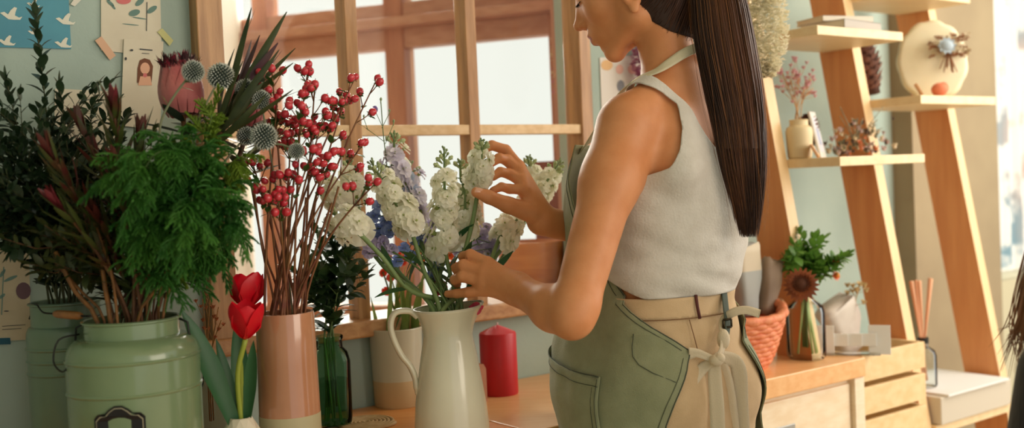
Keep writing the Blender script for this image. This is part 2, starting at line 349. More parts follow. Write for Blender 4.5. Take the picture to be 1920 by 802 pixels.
# ---------------------------------------------------------------- papers on the wall
M_CARD = mat('cream_card', rgb(226, 218, 196), .85, c2=rgb(216, 206, 184), scale=12)
def onwall(px, py, off=.0015): return PW(px, py, off)
def paper(name, label, cat, quad, mats, shapes=(), group=None, off=.0015):
    """sheet with real corners on the wall plane; shapes are printed areas lying on the sheet"""
    b = MB(); q = [onwall(*p, off) for p in quad]; e = WN*.0012
    b.add(q+[p+e for p in q], [(3, 2, 1, 0), (4, 5, 6, 7), (0, 1, 5, 4), (1, 2, 6, 5), (2, 3, 7, 6), (3, 0, 4, 7)], 0)
    for (mi, pts) in shapes:
        vs = [onwall(*p, off+.0017+.0002*mi) for p in pts]; b.add(vs, [tuple(range(len(vs)))], mi)
    o = b.build(name, mats, smooth=False, loc=(q[0]+q[2])/2); return tagp(o, label, cat, group)
def ell(cx, cy, rx, ry, n=14, rot=0):
    return [(cx+rx*math.cos(a)*math.cos(rot)-ry*math.sin(a)*math.sin(rot), cy+rx*math.cos(a)*math.sin(rot)+ry*math.sin(a)*math.cos(rot)) for a in [-2*math.pi*i/n for i in range(n)]]
INK = mat('ink', rgb(70, 74, 76), .9); WHITE = mat('print_white', rgb(228, 226, 210), .9)
cl = []
for (cx, cy, k) in ((20, 28, 1.0), (122, 38, .9), (12, 78, .8), (118, 82, .8), (62, 8, .6), (62, 60, .5)):
    cl.append((1, [(cx+a*k, cy+b_*k) for a, b_ in ((-20, -4), (-12, -6), (-5, -1), (0, -9), (7, -15), (12, -13), (9, -5), (8, 1), (16, 5), (22, 3), (18, 9), (6, 9), (-4, 8), (-11, 3))][::-1]))
paper('poster', 'turquoise poster printed with white birds at the top left of the wall', 'poster', [(-20, 88), (133, 92), (128, -12), (-20, -12)][::1], [mat('poster_blue', rgb(92, 158, 178), .8, c2=rgb(84, 146, 168), scale=9), WHITE], cl)
GR = mat('print_leaf', rgb(110, 140, 132), .9); RO = mat('print_rose', rgb(214, 120, 120), .9); BL = mat('print_blue', rgb(140, 160, 180), .9)
paper('botanical_drawing', 'cream drawing paper with a watercolour leaf and pink bloom, held by masking tape', 'drawing', [(189, 95), (303, 106), (300, -12), (189, -12)], [M_CARD, GR, RO, INK], [
    (1, ell(252, 24, 11, 6, rot=-.3)), (1, ell(285, 18, 11, 5, rot=-.6)), (1, ell(262, 4, 10, 5, rot=-.7)), (3, [(274, 58), (275.5, 58), (276.5, 4), (275, 4)]), (1, ell(262, 34, 14, 1.2, rot=.15)), (1, ell(245, 46, 16, 1.0, rot=.1)), (3, ell(205, -2, 3, 3)), (1, ell(212, 12, 7, 2, rot=.9)), (2, ell(232, 0, 14, 8)), (1, ell(207, 6, 9, 3, rot=.7))])
SK = mat('print_skin', rgb(232, 180, 150), .9); BR = mat('print_brown', rgb(120, 78, 58), .9)
paper('illustrated_card', 'white card with a small drawing of a brown haired girl', 'card', [(226, 235), (300, 245), (306, 78), (232, 73)], [M_CARD, BR, SK, RO, INK], [
    (1, [(257, 155), (284, 158), (287, 124), (281, 112), (271, 109), (262, 113), (258, 128)]), (2, ell(272, 128, 9, 11)), (3, ell(272, 141, 4, 4)), (2, [(259, 160), (285, 160), (282, 143), (263, 143)]),
    (4, [(262, 93), (286, 95), (286, 93), (262, 91)]), (4, [(266, 100), (280, 101), (280, 100), (266, 99)]), (4, ell(247, 94, 3, 2)), (4, ell(236, 110, 2, 3))], off=.0045)
paper('note_sheet', 'plain cream sheet pinned low behind the dark foliage', 'paper', [(100, 300), (215, 305), (218, 172), (103, 166)], [M_CARD])
paper('botanical_print', 'old botanical print with pressed flower stems and fine text, lowest on the wall', 'print', [(-12, 640), (58, 636), (54, 470), (-12, 465)], [mat('aged_paper', rgb(206, 192, 164), .85, c2=rgb(190, 174, 146), scale=14), mat('print_purple', rgb(110, 84, 92), .9), GR, INK],
    [(1, ell(44, 545, 14, 16)), (2, [(2, 590), (4, 590), (8, 500), (6, 500)]), (2, ell(20, 522, 14, 3, rot=-.4)), (2, ell(5, 512, 9, 3, rot=-1.0)), (2, ell(4, 555, 7, 3, rot=-.7)), (3, [(4, 612), (48, 609), (48, 608), (4, 611)]), (3, [(4, 618), (40, 616), (40, 615), (4, 617)]), (3, ell(12, 583, 5, 1))])
M_TAPE = mat('masking_tape', rgb(222, 178, 146), .7)
def tape(quad, m, label):
    b = MB(); q = [onwall(*p, .004) for p in quad]; e = WN*.0006
    b.add(q+[p+e for p in q], [(3, 2, 1, 0), (4, 5, 6, 7), (0, 1, 5, 4), (1, 2, 6, 5), (2, 3, 7, 6), (3, 0, 4, 7)], 0)
    tagp(b.build('tape_strip', m, smooth=False, loc=q[0]), label, 'tape')
tape([(178, 76), (206, 113), (217, 104), (190, 68)], M_TAPE, 'peach tape strip at the lower left corner of the leaf drawing')
tape([(295, 60), (318, 86), (325, 76), (304, 53)], mat('yellow_tape', rgb(206, 204, 140), .7), 'pale yellow tape strip at the top right of the girl card')
tape([(-10, 646), (20, 645), (19, 633), (-10, 634)], mat('teal_tape', rgb(30, 84, 104), .7), 'dark teal tape strip under the botanical print')
tape([(132, 8), (140, 12), (152, 0), (142, -6)], mat('white_tape', rgb(226, 222, 208), .7), 'white tape scrap right of the turquoise poster')
tape([(206, 182), (220, 183), (219, 164), (207, 163)], M_TAPE, 'peach tape strip on the plain sheet behind foliage')
paper('colour_card', 'white card with painted colour dots right of the window', 'card', [(1128, 215), (1215, 215), (1211, 102), (1124, 108)], [mat('card_white', rgb(232, 226, 218), .85), mat('dot_ochre', rgb(232, 190, 140), .9), mat('dot_peach', rgb(236, 188, 174), .9), mat('dot_grey', rgb(140, 142, 150), .9), mat('dot_green', rgb(156, 184, 168), .9)],
    [(1, ell(1138, 122, 11, 10)), (2, ell(1162, 130, 7, 9)), (2, ell(1186, 130, 9, 9)), (3, ell(1164, 161, 7, 11)), (4, ell(1188, 163, 9, 12))])
# ---------------------------------------------------------------- vessels
M_ENAM = mat('sage_enamel', rgb(126, 146, 108), .22, c2=rgb(112, 132, 98), scale=5, coat=.5, bump=.06, bscale=12)
M_ENAM2 = mat('sage_enamel_old', rgb(108, 130, 106), .32, c2=rgb(96, 118, 96), scale=6, coat=.3)
M_WIRE = mat('dark_wire', rgb(50, 50, 46), .45, .7)
def ridge(z, r, h=.0022, w=.0028): return [(r, z-w), (r+h*.8, z-w*.4), (r+h, z), (r+h*.8, z+w*.4), (r, z+w)]
def can_profile(r, hb, hs, rn, hn, ridges):
    """r body radius, hb body height, hs shoulder height, rn neck radius, hn full height"""
    p = [(0, 0), (r*.94, 0), (r*.97, .004), (r*.98, .01)]
    for z in ridges: p += ridge(z, r*.985)
    p += [(r*.985, hb)]
    for i in range(1, 9):
        a = i/8*math.pi/2; p.append((rn + (r*.985-rn)*math.cos(a)**.9 if i < 8 else rn, hb + (hs-hb)*math.sin(a)))
    p += [(rn, hs+.004), (rn, hn-.004), (rn+.0035, hn-.002), (rn+.0035, hn), (rn, hn+.0015), (rn-.002, hn)]
    p += [(rn-.002, hs), (rn-.002, hs-.01), (r*.9, hb-.01), (r*.93, .01), (0, .008)]
    return p
def at(px, D, z):                                                    # ground point below the pixel column at depth D, given height
    p = P(px, 401, D)
    # correct for roll: find the point with height z that projects to column px at depth D
    yv = (CP.z + CF.z*D - z + CR.z*((px-960)/FPX)*D)/(CU.z/FPX*D)*-1
    return P(px, 401 - (z-CP.z-CF.z*D-CR.z*((px-960)/FPX)*D)/(CU.z*D)*FPX, D)
c = at(256, 1.62, .93); CAN1 = Vector((c.x, c.y, H))
can = thing('milk_can', 'pale green enamel milk can with black scalloped label, full of foliage', 'can', CAN1)
b = MB(); pr = can_profile(.0985, .212, .243, .069, .268, [.165, .212]); b.lathe(pr, 72, CAN1); b.build('can_body', M_ENAM, can)
# black label curving round the body, facing the camera
to = (CP-CAN1); la = math.atan2(to.y, to.x) - .25
def label_pt(u, v): a = la+u/.0985; rr = .1; return CAN1+Vector((rr*math.cos(a), rr*math.sin(a), v))
def lab_outline(w, h0, h1, inset=0):
    pts = []; w -= inset; h1 -= inset
    out = [(-w, h0+inset), (-w, h1-.012), (-w+.006, h1-.006), (-w*.55, h1-.005), (-w*.38, h1+.001), (-w*.15, h1+.006), (w*.15, h1+.006), (w*.38, h1+.001), (w*.55, h1-.005), (w-.006, h1-.006), (w, h1-.012), (w, h0+inset)]
    return out
b = MB()
for mi, ins, d in ((0, 0, 0), (1, .0030, .0004), (0, .0040, .0008)):
    o_ = lab_outline(.036, .055, .149, ins); vs = [label_pt(*q)+Vector((math.cos(la), math.sin(la), 0))*d for q in o_]
    n_ = len(vs)//2
    for i in range(n_-1): b.add([vs[i], vs[i+1], vs[-2-i], vs[-1-i]], [(3, 2, 1, 0)], mi)
for cx_, cz in ((.012, .115),): 
    pts = [label_pt(cx_+.004*math.cos(a), cz+.003*math.sin(a))+Vector((math.cos(la), math.sin(la), 0))*.002 for a in [i*math.pi/4 for i in range(8)]]; b.add(pts, [tuple(range(8))], 1)
b.build('label', [mat('label_black', rgb(26, 24, 28), .4), mat('label_cream', rgb(200, 190, 160), .6)], can, smooth=False)
b = MB()
for k in (-1, 1):
    lu = Vector((math.cos(la+k*math.pi/2), math.sin(la+k*math.pi/2), 0)); q = CAN1+lu*.070+Vector((0, 0, .252))
    b.tube([q+Vector((0, 0, .012)), q+lu*.012+Vector((0, 0, .006)), q+lu*.014+Vector((0, 0, -.014)), q+lu*.003+Vector((0, 0, -.02))], .002, 6); b.build('handle_lug', M_WIRE, can); b = MB()
hh = catmull([CAN1+Vector((-.072, -.02, .25)), CAN1+Vector((-.095, -.04, .245)), CAN1+Vector((-.1, -.05, .215)), CAN1+Vector((-.085, -.055, .2)), CAN1+Vector((-.075, -.05, .215))], 4)
b = MB(); b.tube(hh, .0014, 6); b.build('handle', M_WIRE, can)
c = at(132, 1.74, .93); CAN2 = Vector((c.x, c.y, H))
can2 = thing('milk_can', 'tall narrow green enamel can with wire handle, behind the milk can', 'can', CAN2)
b = MB(); b.lathe(can_profile(.062, .232, .25, .053, .287, [.175, .195, .215]), 56, CAN2); b.build('can_body', M_ENAM2, can2)
g0 = P(103, 588, 1.655); g1 = P(152, 592, 1.62)
b = MB(); b.tube(catmull([CAN2+Vector((-.055, -.01, .262)), P(66, 570, 1.69), P(80, 585, 1.66), g0, g1, P(175, 592, 1.66), CAN2+Vector((.056, 0, .262))], 5), .0014, 6); hd = b.build('handle', M_WIRE, can2)
b = MB(); b.tube([g0, g0+(g1-g0)*.1, g0+(g1-g0)*.5, g0+(g1-g0)*.9, g1], [.0045, .0062, .0066, .0062, .0045], 12); b.build('grip', mat('turned_wood', rgb(176, 116, 62), .45, c2=rgb(150, 94, 50), scale=40), hd)
# tall two tone vase
c = at(541, 1.76, .93); VASE = Vector((c.x, c.y, H))
M_PINK = mat('blush_glaze', rgb(186, 130, 96), .18, c2=rgb(198, 142, 108), scale=9, coat=.7); M_BISQ = mat('cream_bisque', rgb(186, 178, 142), .6)
b = MB(); r = .0475
pr = [(0, 0), (r*1.02, 0), (r*1.06, .004), (r*1.06, .085), (r*1.055, .088), (r*1.03, .17), (r, .248), (r-.001, .2515), (r-.0045, .2515), (r-.006, .247), (r-.006, .01), (0, .008)]
b.lathe(pr, 64, VASE, mis=[1, 1, 1, 0, 0, 0, 0, 0, 0, 0, 0]); tagp(b.build('cylinder_vase', [M_PINK, M_BISQ], loc=VASE), 'tall cylinder vase glazed blush pink over a cream base', 'vase')
# small faceted vase with the tulips
c = at(453, 1.68, .87); TV = Vector((c.x, c.y, H))
b = MB(); nf = 9; rings = [(0, 0, 0), (.020, 0, 0), (.034, .018, .5), (.036, .045, 0), (.029, .078, .5), (.0185, .0975, 0), (.0165, .0985, 0), (.015, .094, 0), (.026, .07, 0), (.03, .02, 0), (0, .012, 0)]
base = 0; vs = []
for (rr, z, o_) in rings:
    for j in range(nf): a = 2*math.pi*(j+o_)/nf; vs.append(TV+Vector((rr*math.cos(a), rr*math.sin(a), z)))
fs = []
for i in range(len(rings)-1):
    for j in range(nf):
        j2 = (j+1) % nf; a, b_, c_, d_ = i*nf+j, i*nf+j2, (i+1)*nf+j2, (i+1)*nf+j
        o0, o1 = rings[i][2], rings[i+1][2]
        if o0 == o1: fs.append((a, b_, c_, d_))
        elif o1 > o0: fs += [(a, b_, d_), (b_, c_, d_)]
        else: fs += [(a, c_, d_), (a, b_, c_)] 
b.add(vs, fs); tagp(b.build('faceted_vase', mat('ivory_ceramic', rgb(226, 216, 194), .35, coat=.2), smooth=False, loc=TV), 'small faceted ivory vase holding the red tulips', 'vase')
# glass jar and glass bottle
GLASSG = thin_glass('green_jar_glass', (.72, .86, .76, 1), .04, 1.16); GLASSC = thin_glass('clear_glass', (.97, .985, .98, 1), .03, 1.16); GLASSA = thin_glass('smoky_glass', (.84, .80, .74, 1), .04, 1.16)
c = at(618, 2.02, .93); JAR = Vector((c.x, c.y, H))
b = MB(); b.lathe([(0, .004), (.030, .003), (.036, .008), (.038, .02), (.0385, .125), (.034, .142), (.0255, .152), (.0245, .165), (.027, .168), (.027, .173), (.025, .174), (.0228, .166), (.0235, .150), (.032, .139), (.0365, .124), (.036, .02), (.03, .008), (0, .008)], 48, JAR, close=False)
tagp(b.build('glass_jar', GLASSG, loc=JAR), 'green tinted glass jar with leafy stems between blush vase and cream pot', 'jar')
b = MB(); b.lathe([(0, .009), (.034, .009), (.0352, .09), (0, .0905)], 32, JAR, close=False); tagp(b.build('water', thin_glass('jar_water', (.72, .84, .74, 1), .0, 1.2), loc=JAR), 'greenish water standing in the glass jar', 'water')
c = at(393, 1.86, .93); BOT = Vector((c.x, c.y, H))
b = MB(); b.lathe([(0, .004), (.026, .003), (.031, .01), (.033, .03), (.031, .07), (.020, .105), (.012, .125), (.011, .15), (.0135, .155), (.0125, .158), (.0100, .15), (.0105, .125), (.0185, .103), (.029, .07), (.031, .03), (.028, .01), (0, .009)], 40, BOT, close=False)
tagp(b.build('glass_bottle', GLASSA, loc=BOT), 'smoky glass bottle with dried flowers beside the milk can', 'bottle')
# cream pot with tan base
c = at(742, 2.20, .9); POT = Vector((c.x+.002, c.y, H)); r = .056
M_POT = mat('pot_cream', rgb(208, 202, 178), .35, coat=.3); M_POTB = mat('pot_tan', rgb(206, 178, 134), .6)
b = MB(); b.lathe([(0, 0), (r*.84, 0), (r*.88, .004), (r*.91, .055), (r*.911, .057), (r*.97, .155), (r*.99, .159), (r*.97, .161), (r*.92, .158), (r*.86, .01), (0, .008)], 56, POT, mis=[1, 1, 1, 0, 0, 0, 0, 0, 0, 0])
tagp(b.build('plant_pot', [M_POT, M_POTB], loc=POT), 'cream pot with tan base behind the enamel jug', 'pot')
# enamel jug
c = at(843, 1.875, .92); JUG = Vector((c.x, c.y, H)); M_JUG = mat('ivory_enamel', rgb(228, 224, 200), .2, c2=rgb(220, 214, 190), scale=6, coat=.4)
jug = thing('enamel_jug', 'ivory enamel jug with curved handle holding white stock stems', 'jug', JUG)
sd = math.atan2(.45, 1.0)                                            # spout points right and away
pj = [(0, .002), (.062, 0), (.0665, .004), (.0665, .012), (.0655, .03), (.062, .07), (.056, .11), (.0495, .15), (.0445, .175), (.043, .187), (.0445, .20), (.051, .218), (.057, .228), (.0585, .231), (.0575, .233), (.0555, .230), (.049, .216), (.042, .20), (.0405, .187), (.042, .175), (.053, .11), (.062, .02), (0, .008)]
vs = []; fs = []; n_ = 64; b = MB()
for (rr, z) in pj:
    for j in range(n_):
        a = 2*math.pi*j/n_; k = max(0, math.cos(a-sd))**6; zz = max(0, (z-.185)/.048); lift = .004*zz*(.5+.5*math.cos(a-sd)); ex = .009*k*zz
        r2 = rr+(ex if rr > 0 else 0); vs.append(JUG+Vector((r2*math.cos(a), r2*math.sin(a), z+lift+.004*k*zz)))
for i in range(len(pj)-1):
    for j in range(n_): a, b_ = i*n_+j, i*n_+(j+1) % n_; fs.append((a, b_, b_+n_, a+n_))
b.add(vs, fs); b.build('jug_body', M_JUG, jug)
hd_ = Vector((math.cos(sd+math.pi+.05), math.sin(sd+math.pi+.05), 0)); hd_ = Vector((-.98, -.2, 0))
b = MB(); pts = catmull([JUG+hd_*.052+Vector((0, 0, .221)), JUG+hd_*.066+Vector((0, 0, .232)), JUG+hd_*.090+Vector((0, 0, .231)), JUG+hd_*.099+Vector((0, 0, .212)), JUG+hd_*.096+Vector((0, 0, .188)), JUG+hd_*.084+Vector((0, 0, .158)), JUG+hd_*.070+Vector((0, 0, .138)), JUG+hd_*.062+Vector((0, 0, .118)), JUG+hd_*.060+Vector((0, 0, .100)), JUG+hd_*.060+Vector((0, 0, .085))], 5)
b.tube(pts, [.0085]*6+[.009]*(len(pts)-16)+[.008]*6+[.006, .005, .004, .003], 12, flat=.62); b.build('jug_handle', M_JUG, jug)
b = MB(); prv = []
for j in range(n_+1):
    a = 2*math.pi*j/n_; k = max(0, math.cos(a-sd))**6; prv.append(JUG+Vector(((.0575+.009*k)*math.cos(a), (.0575+.009*k)*math.sin(a), .232+.004*(.5+.5*math.cos(a-sd))+.004*k)))
b.tube(prv, .0016, 6, cap=False); b.build('rolled_rim', mat('rim_enamel', rgb(214, 210, 190), .3, coat=.3), jug)
# candle, block, woven mat
c = at(935, 2.27, .87); CAN = Vector((c.x, c.y, H)); r = .0395
cnd = thing('pillar_candle', 'thick red pillar candle on the table behind the jug', 'candle', CAN)
b = MB(); b.lathe([(0, 0), (r*.97, 0), (r, .003), (r, .128), (r*.96, .131), (r*.6, .138), (r*.3, .143), (r*.12, .146), (0, .147)], 48, CAN); b.build('wax_body', mat('red_wax', rgb(206, 34, 44), .42, sss=.15, c2=rgb(188, 28, 40), scale=7), cnd)
b = MB(); b.tube([CAN+Vector((0, 0, .145)), CAN+Vector((.001, 0, .152))], .0022, 6); b.build('wick', mat('wick', rgb(236, 200, 200), .8), cnd)
c = at(901, 2.20, .83); b = MB(); vs = []
for x0, z in ((-.01, 0), (.01, 0), (.01, .068), (.004, .078), (-.01, .078)): vs.append((x0, z))
q = Vector((c.x-.002, c.y, H)); fr = [q+WU*x0+Vector((0, 0, z))+WN*.012 for x0, z in vs]; bk = [v-WN*.024 for v in fr]
b.add(fr+bk, [(0, 1, 2, 3, 4), (9, 8, 7, 6, 5), (0, 5, 6, 1), (1, 6, 7, 2), (2, 7, 8, 3), (3, 8, 9, 4), (4, 9, 5, 0)]); tagp(b.build('wooden_block', mat('rose_wood', rgb(190, 128, 96), .55), smooth=False, loc=q), 'small rosy wooden block between jug and red candle', 'block')
c = PZp = None
def PZ(px, py, h): d = rayd(px, py); return CP+d*((h-CP.z)/d.z)
MAT_ = PZ(688, 792, H+.003); b = MB()
M_ROPE = mat('jute_rope', rgb(214, 184, 138), .8, c2=rgb(196, 160, 112), scale=60, bump=.4, bscale=300)
sp = []
for i in range(7*36):
    a = 2*math.pi*i/36; rr = .004+.0075*i/36; sp.append(MAT_+Vector((rr*math.cos(a), rr*math.sin(a), .0005)))
b.tube(sp, .0036, 6); tagp(b.build('woven_coaster', M_ROPE, loc=MAT_), 'round coiled jute coaster on the table in front of the cream pot', 'coaster')
# wooden bowl in the bay
q = P(997, 520, 2.72); q = Vector((q.x, q.y, .87)); b = MB(); bw = [(0, 0), (.045, 0), (.055, .006), (.075, .09), (.083, .16), (.084, .225), (.080, .227), (.077, .215), (.069, .09), (.045, .012), (0, .012)]
b.lathe(bw, 48, q); tagp(b.build('wooden_planter', mat('honey_wood', rgb(206, 134, 66), .35, c2=rgb(184, 108, 50), scale=9, coat=.4, stretch=(1, 1, 5)), loc=q), 'round honey coloured wooden planter standing in the window bay', 'planter')

# ---------------------------------------------------------------- right side: cabinet top
BAS = W(.30, .20, H); BAS = at(1374, 2.44, .86); BAS = Vector((BAS.x, BAS.y, H))
bas = thing('wicker_basket', 'orange woven wicker basket of wrapped goods behind the florist', 'basket', BAS)
M_WICK = mat('orange_wicker', rgb(214, 116, 72), .55, c2=rgb(234, 152, 108), scale=60, bump=.6, bscale=120)
b = MB(); n_ = 72
def bas_pt(a, t):                                                    # oval bowl, ends raised
    rx, ry = .135*(.62+.38*t**.7), .10*(.6+.4*t**.7); z = .112*t + .022*t*abs(math.cos(a))**3; return Vector((rx*math.cos(a), ry*math.sin(a), z))
Rb = Matrix.Rotation(WROT, 3, 'Z')
for k in range(11):                                                  # woven rows
    t = k/10; pts = []
    for j in range(n_+1):
        a = 2*math.pi*j/n_; p = bas_pt(a, t); p = p*(1+.02*(1 if (j//2+k) % 2 else -1)*1.0) if k else p; p.z = bas_pt(a, t).z; pts.append(BAS+Rb @ (p+Vector((0, 0, .006))))
    b.tube(pts, .0085 if k < 10 else .011, 6, cap=False)
vs = []; fs = []
for k in range(9):
    for j in range(36): vs.append(BAS+Rb @ (bas_pt(2*math.pi*j/36, k/8)*.98+Vector((0, 0, .004))))
for k in range(8):
    for j in range(36): fs.append((k*36+j, k*36+(j+1) % 36, (k+1)*36+(j+1) % 36, (k+1)*36+j))
fs.append(tuple(range(36))[::-1]); b.add(vs, fs); b.build('woven_bowl', M_WICK, bas)
b = MB(); b.tube([BAS+Rb @ Vector((.15+.02*math.sin(t), .02*math.cos(t), .125+.016*math.sin(t*1.0))) for t in [i*math.pi/8 for i in range(17)]], .004, 6); b.build('handle_ring', mat('rope_ring', rgb(232, 186, 146), .7), bas)
def wrapped(name, px, py0, py1, D, w, m, label, tilt=0, mats2=None, cat='package', th=.03, zrot=0):
    a = P(px, py1, D); e = P(px, py0, D); h = (e-a).length; R_ = Matrix.Rotation(WROT+zrot, 3, 'Z') @ Matrix.Rotation(tilt, 3, 'Y')
    b = MB(); nu, nv = 10, 8; vs = []; fs = []
    for v in range(nv+1):
        for u_ in range(nu):
            an = 2*math.pi*u_/nu; tz = v/nv; sq = lambda q: math.copysign(abs(q)**.5, q)
            wv = 1+.10*math.sin(3*an+tz*5)+.06*math.sin(5*an+9*tz)
            flare = .75+.3*tz
            vs.append(a+R_ @ Vector((w/2*sq(math.cos(an))*wv*flare, th/2*sq(math.sin(an))*wv, h*tz+.006*math.sin(an*4)*(v == nv))))
    for v in range(nv):
        for u_ in range(nu): fs.append((v*nu+u_, v*nu+(u_+1) % nu, (v+1)*nu+(u_+1) % nu, (v+1)*nu+u_))
    b.add(vs, [tuple(range(nu))[::-1], tuple(range(nv*nu, nv*nu+nu))]); mi0 = len(b.f)
    for i, f in enumerate(fs): b.f.append([q for q in f]); b.m.append(1 if (mats2 and i//nu >= 5) else 0)
    return tagp(b.build(name, [m]+([mats2] if mats2 else []), loc=a), label, cat)
M_PGREY = mat('grey_wrap', rgb(166, 168, 164), .6); M_PBEI = mat('beige_wrap', rgb(206, 192, 168), .6)
wrapped('wrapped_package', 1404, 458, 590, 2.46, .075, M_PGREY, 'tall grey and cream wrapped package upright in the basket', 0, M_PBEI)
wrapped('wrapped_package', 1436, 485, 590, 2.49, .055, mat('brown_wrap', rgb(150, 128, 108), .6), 'crumpled brown wrapped bundle in the basket, nearest the flower bottle', .25, None)
wrapped('wrapped_package', 1352, 524, 600, 2.46, .045, mat('pink_wrap', rgb(228, 168, 150), .6), 'small pink package in the basket beside the grey one')
wrapped('wrapped_package', 1378, 430, 560, 2.60, .06, mat('taupe_wrap', rgb(204, 186, 170), .6), 'taupe package at the back of the basket')
for px, c_, w_ in ((1383, rgb(110, 220, 200), 'mint green'), (1397, rgb(130, 160, 240), 'sky blue')):
    a = P(px, 505, 2.55); e = P(px-2, 445, 2.55); b = MB(); b.tube([a, a+(e-a)*.9, e], [.006, .006, .004], 10)
    tagp(b.build('marker_pen', mat('pen_'+w_.replace(' ', '_'), c_, .4), loc=a), w_+' pen standing among the basket packages', 'pen')
# cloth flower bottle
c = at(1511, 2.52, .86); FB = Vector((c.x, c.y, H)); b = MB()
b.lathe([(0, .004), (.040, .003), (.0445, .009), (.0455, .02), (.0455, .112), (.042, .126), (.024, .140), (.018, .150), (.018, .166), (.021, .169), (.0185, .171), (.0160, .165), (.0162, .149), (.022, .138), (.040, .124), (.0435, .11), (.0435, .02), (.04, .010), (0, .009)], 48, FB, close=False)
tagp(b.build('glass_bottle', GLASSC, loc=FB), 'clear apothecary bottle holding green stems and a brown gerbera', 'bottle')
# acrylic holder and card rack
b = MB(); a0 = PZ(1545, 664, H); a1 = PZ(1650, 664, H)
M_ACR = mat('white_acrylic', rgb(240, 240, 236), .3)
q = (a0+a1)/2
t = thing('acrylic_rack', 'white acrylic card rack standing on the cabinet top', 'rack', Vector((q.x, q.y, H)))
for k in range(5):
    p_ = a0+(a1-a0)*(k/4)
    p_ = W(.60+.022*k, .33, H) if False else a0+(a1-a0)*(k/4.0)
    b = MB(); b.box(p_+Vector((0, 0, .035)), (.003, .05, .07 if k in (0, 4) else .03), WROT+.5, .0006); b.build('upright', M_ACR if k else M_ACR, t, smooth=False)
b = MB(); b.box(q+Vector((0, .0, .003)), ((a1-a0).length, .05, .004), math.atan2((a1-a0).y, (a1-a0).x)); b.build('rack_base', GLASSC, t, smooth=False)
wrapped('wrapped_bouquet', 1588, 560, 655, 2.74, .12, mat('pale_tissue', rgb(208, 198, 186), .6, c2=rgb(186, 172, 160), scale=10), 'pale tissue wrapped bouquet leaning behind the card rack', -.35, None, 'bouquet', .06)
# on the shelves
def zshelf(s, o, z): return W(s, o, z+.0125)
def book(s, o, z, w, d, h, rz, m, pm, label):
    q = zshelf(s, o, z); t = thing('book', label, 'book', q, 'books on the ladder shelf'); R_ = WROT+rz
    b = MB(); b.box(q+Vector((0, 0, h/2)), (w, d, h-.004), R_); b.build('page_block', pm, t, smooth=False)
    b = MB(); b.box(q+Vector((0, 0, .001)), (w+.004, d+.004, .002), R_); b.box(q+Vector((0, 0, h-.001)), (w+.004, d+.004, .002), R_); ex = Matrix.Rotation(R_, 3, 'Z') @ Vector((0, -d/2-.001, h/2)); b.box(q+ex, (w+.004, .002, h), R_)
    b.build('cover', m, t, smooth=False)
MP = mat('book_pages', rgb(226, 214, 192), .8)
book(.83, .30, 1.572, .17, .12, .022, .1, mat('grey_cover', rgb(180, 172, 162), .6), MP, 'grey covered book, lower of the two on the upper shelf')
book(.82, .29, 1.594, .15, .10, .014, -.25, mat('cream_cover', rgb(216, 206, 188), .6), MP, 'cream covered book lying askew on top of the grey book')
q = zshelf(.672, .285, 1.262)
b = MB(); b.lathe([(0, 0), (.026, 0), (.029, .004), (.032, .05), (.033, .066), (.030, .075), (.022, .081), (.022, .092), (.0235, .094), (.021, .095), (.0195, .092), (.0195, .08), (.028, .07), (.027, .01), (0, .006)], 40, q)
tagp(b.build('ceramic_vase', mat('buff_ceramic', rgb(226, 206, 164), .5), loc=q), 'buff ceramic vase holding pink dried blossom on the ladder shelf', 'vase')
BV = q
def leaning_card(q, w, h, lean, rz, m, m2, label, name='framed_card'):
    R_ = Matrix.Rotation(WROT+rz, 3, 'Z') @ Matrix.Rotation(lean, 3, 'X'); b = MB(); b.box(q+R_ @ Vector((0, 0, h/2)), (w, .006, h), rot=R_, bev=.001, mi=0)
    b.box(q+R_ @ Vector((0, -.0033, h/2)), (w*.7, .001, h*.75), rot=R_, mi=1); b.box(q+R_ @ Vector((0, -.004, h*.45)), (w*.35, .001, h*.35), rot=R_, mi=2)
    return tagp(b.build(name, [m, m2, mat('card_motif', rgb(170, 178, 200), .8)], smooth=False, loc=q), label, 'card')
leaning_card(zshelf(.755, .29, 1.262), .045, .118, -.22, .35, mat('card_dark_edge', rgb(220, 216, 208), .6), mat('card_lilac', rgb(214, 212, 220), .7), 'tall pale card leaning between buff vase and dried posy')
leaning_card(zshelf(.665, .345, 1.262)+Vector((0, 0, .001)), .05, .035, -.5, .6, mat('wedge_wood', rgb(214, 160, 110), .6), mat('wedge_face', rgb(238, 214, 176), .6), 'little wooden sign leaning against the buff vase', 'shelf_sign')
# pine cones
def pinecone(q, L_, r0, axis, label):
    t = MB(); ax = Vector(axis).normalized(); x, y, _ = frame_of(ax); t.tube([q, q+ax*L_*.5, q+ax*L_], [r0*.5, r0*.45, r0*.15], 8, mi=0)
    n_ = 90
    for i in range(n_):
        f = i/n_; a = i*2.39996; rr = r0*math.sin(math.pi*(.18+.75*f))**.8; dr = x*math.cos(a)+y*math.sin(a)
        t.blade(q+ax*L_*f*.92+dr*rr*.3, dr*.9+ax*.45, ax, rr*.85+.004, r0*.46, bend=-.7, seg=3, prof=lambda u: [.5, .95, 1, .45][min(3, int(u*3.01))], cup=.3, mi=1 if i % 1 == 0 else 0)
    return tagp(t.build('pine_cone', [mat('cone_dark', rgb(74, 44, 34), .7), mat('cone_scale', rgb(132, 88, 72), .6, c2=rgb(90, 56, 46), scale=50)], loc=q), label, 'pine cone')
pinecone(zshelf(1.072, .22, 1.412)+Vector((0, 0, .018)), .15, .045, (-.12, .1, 1), 'large brown pine cone standing on the middle shelf')
leaning_card(zshelf(1.07, .37, 1.412)+Vector((0, 0, .001)), .05, .035, -.5, .6, mat('wedge_wood', rgb(214, 160, 110), .6), mat('wedge_face', rgb(238, 214, 176), .6), 'little wooden sign on the middle shelf at the pine cone', 'shelf_sign')
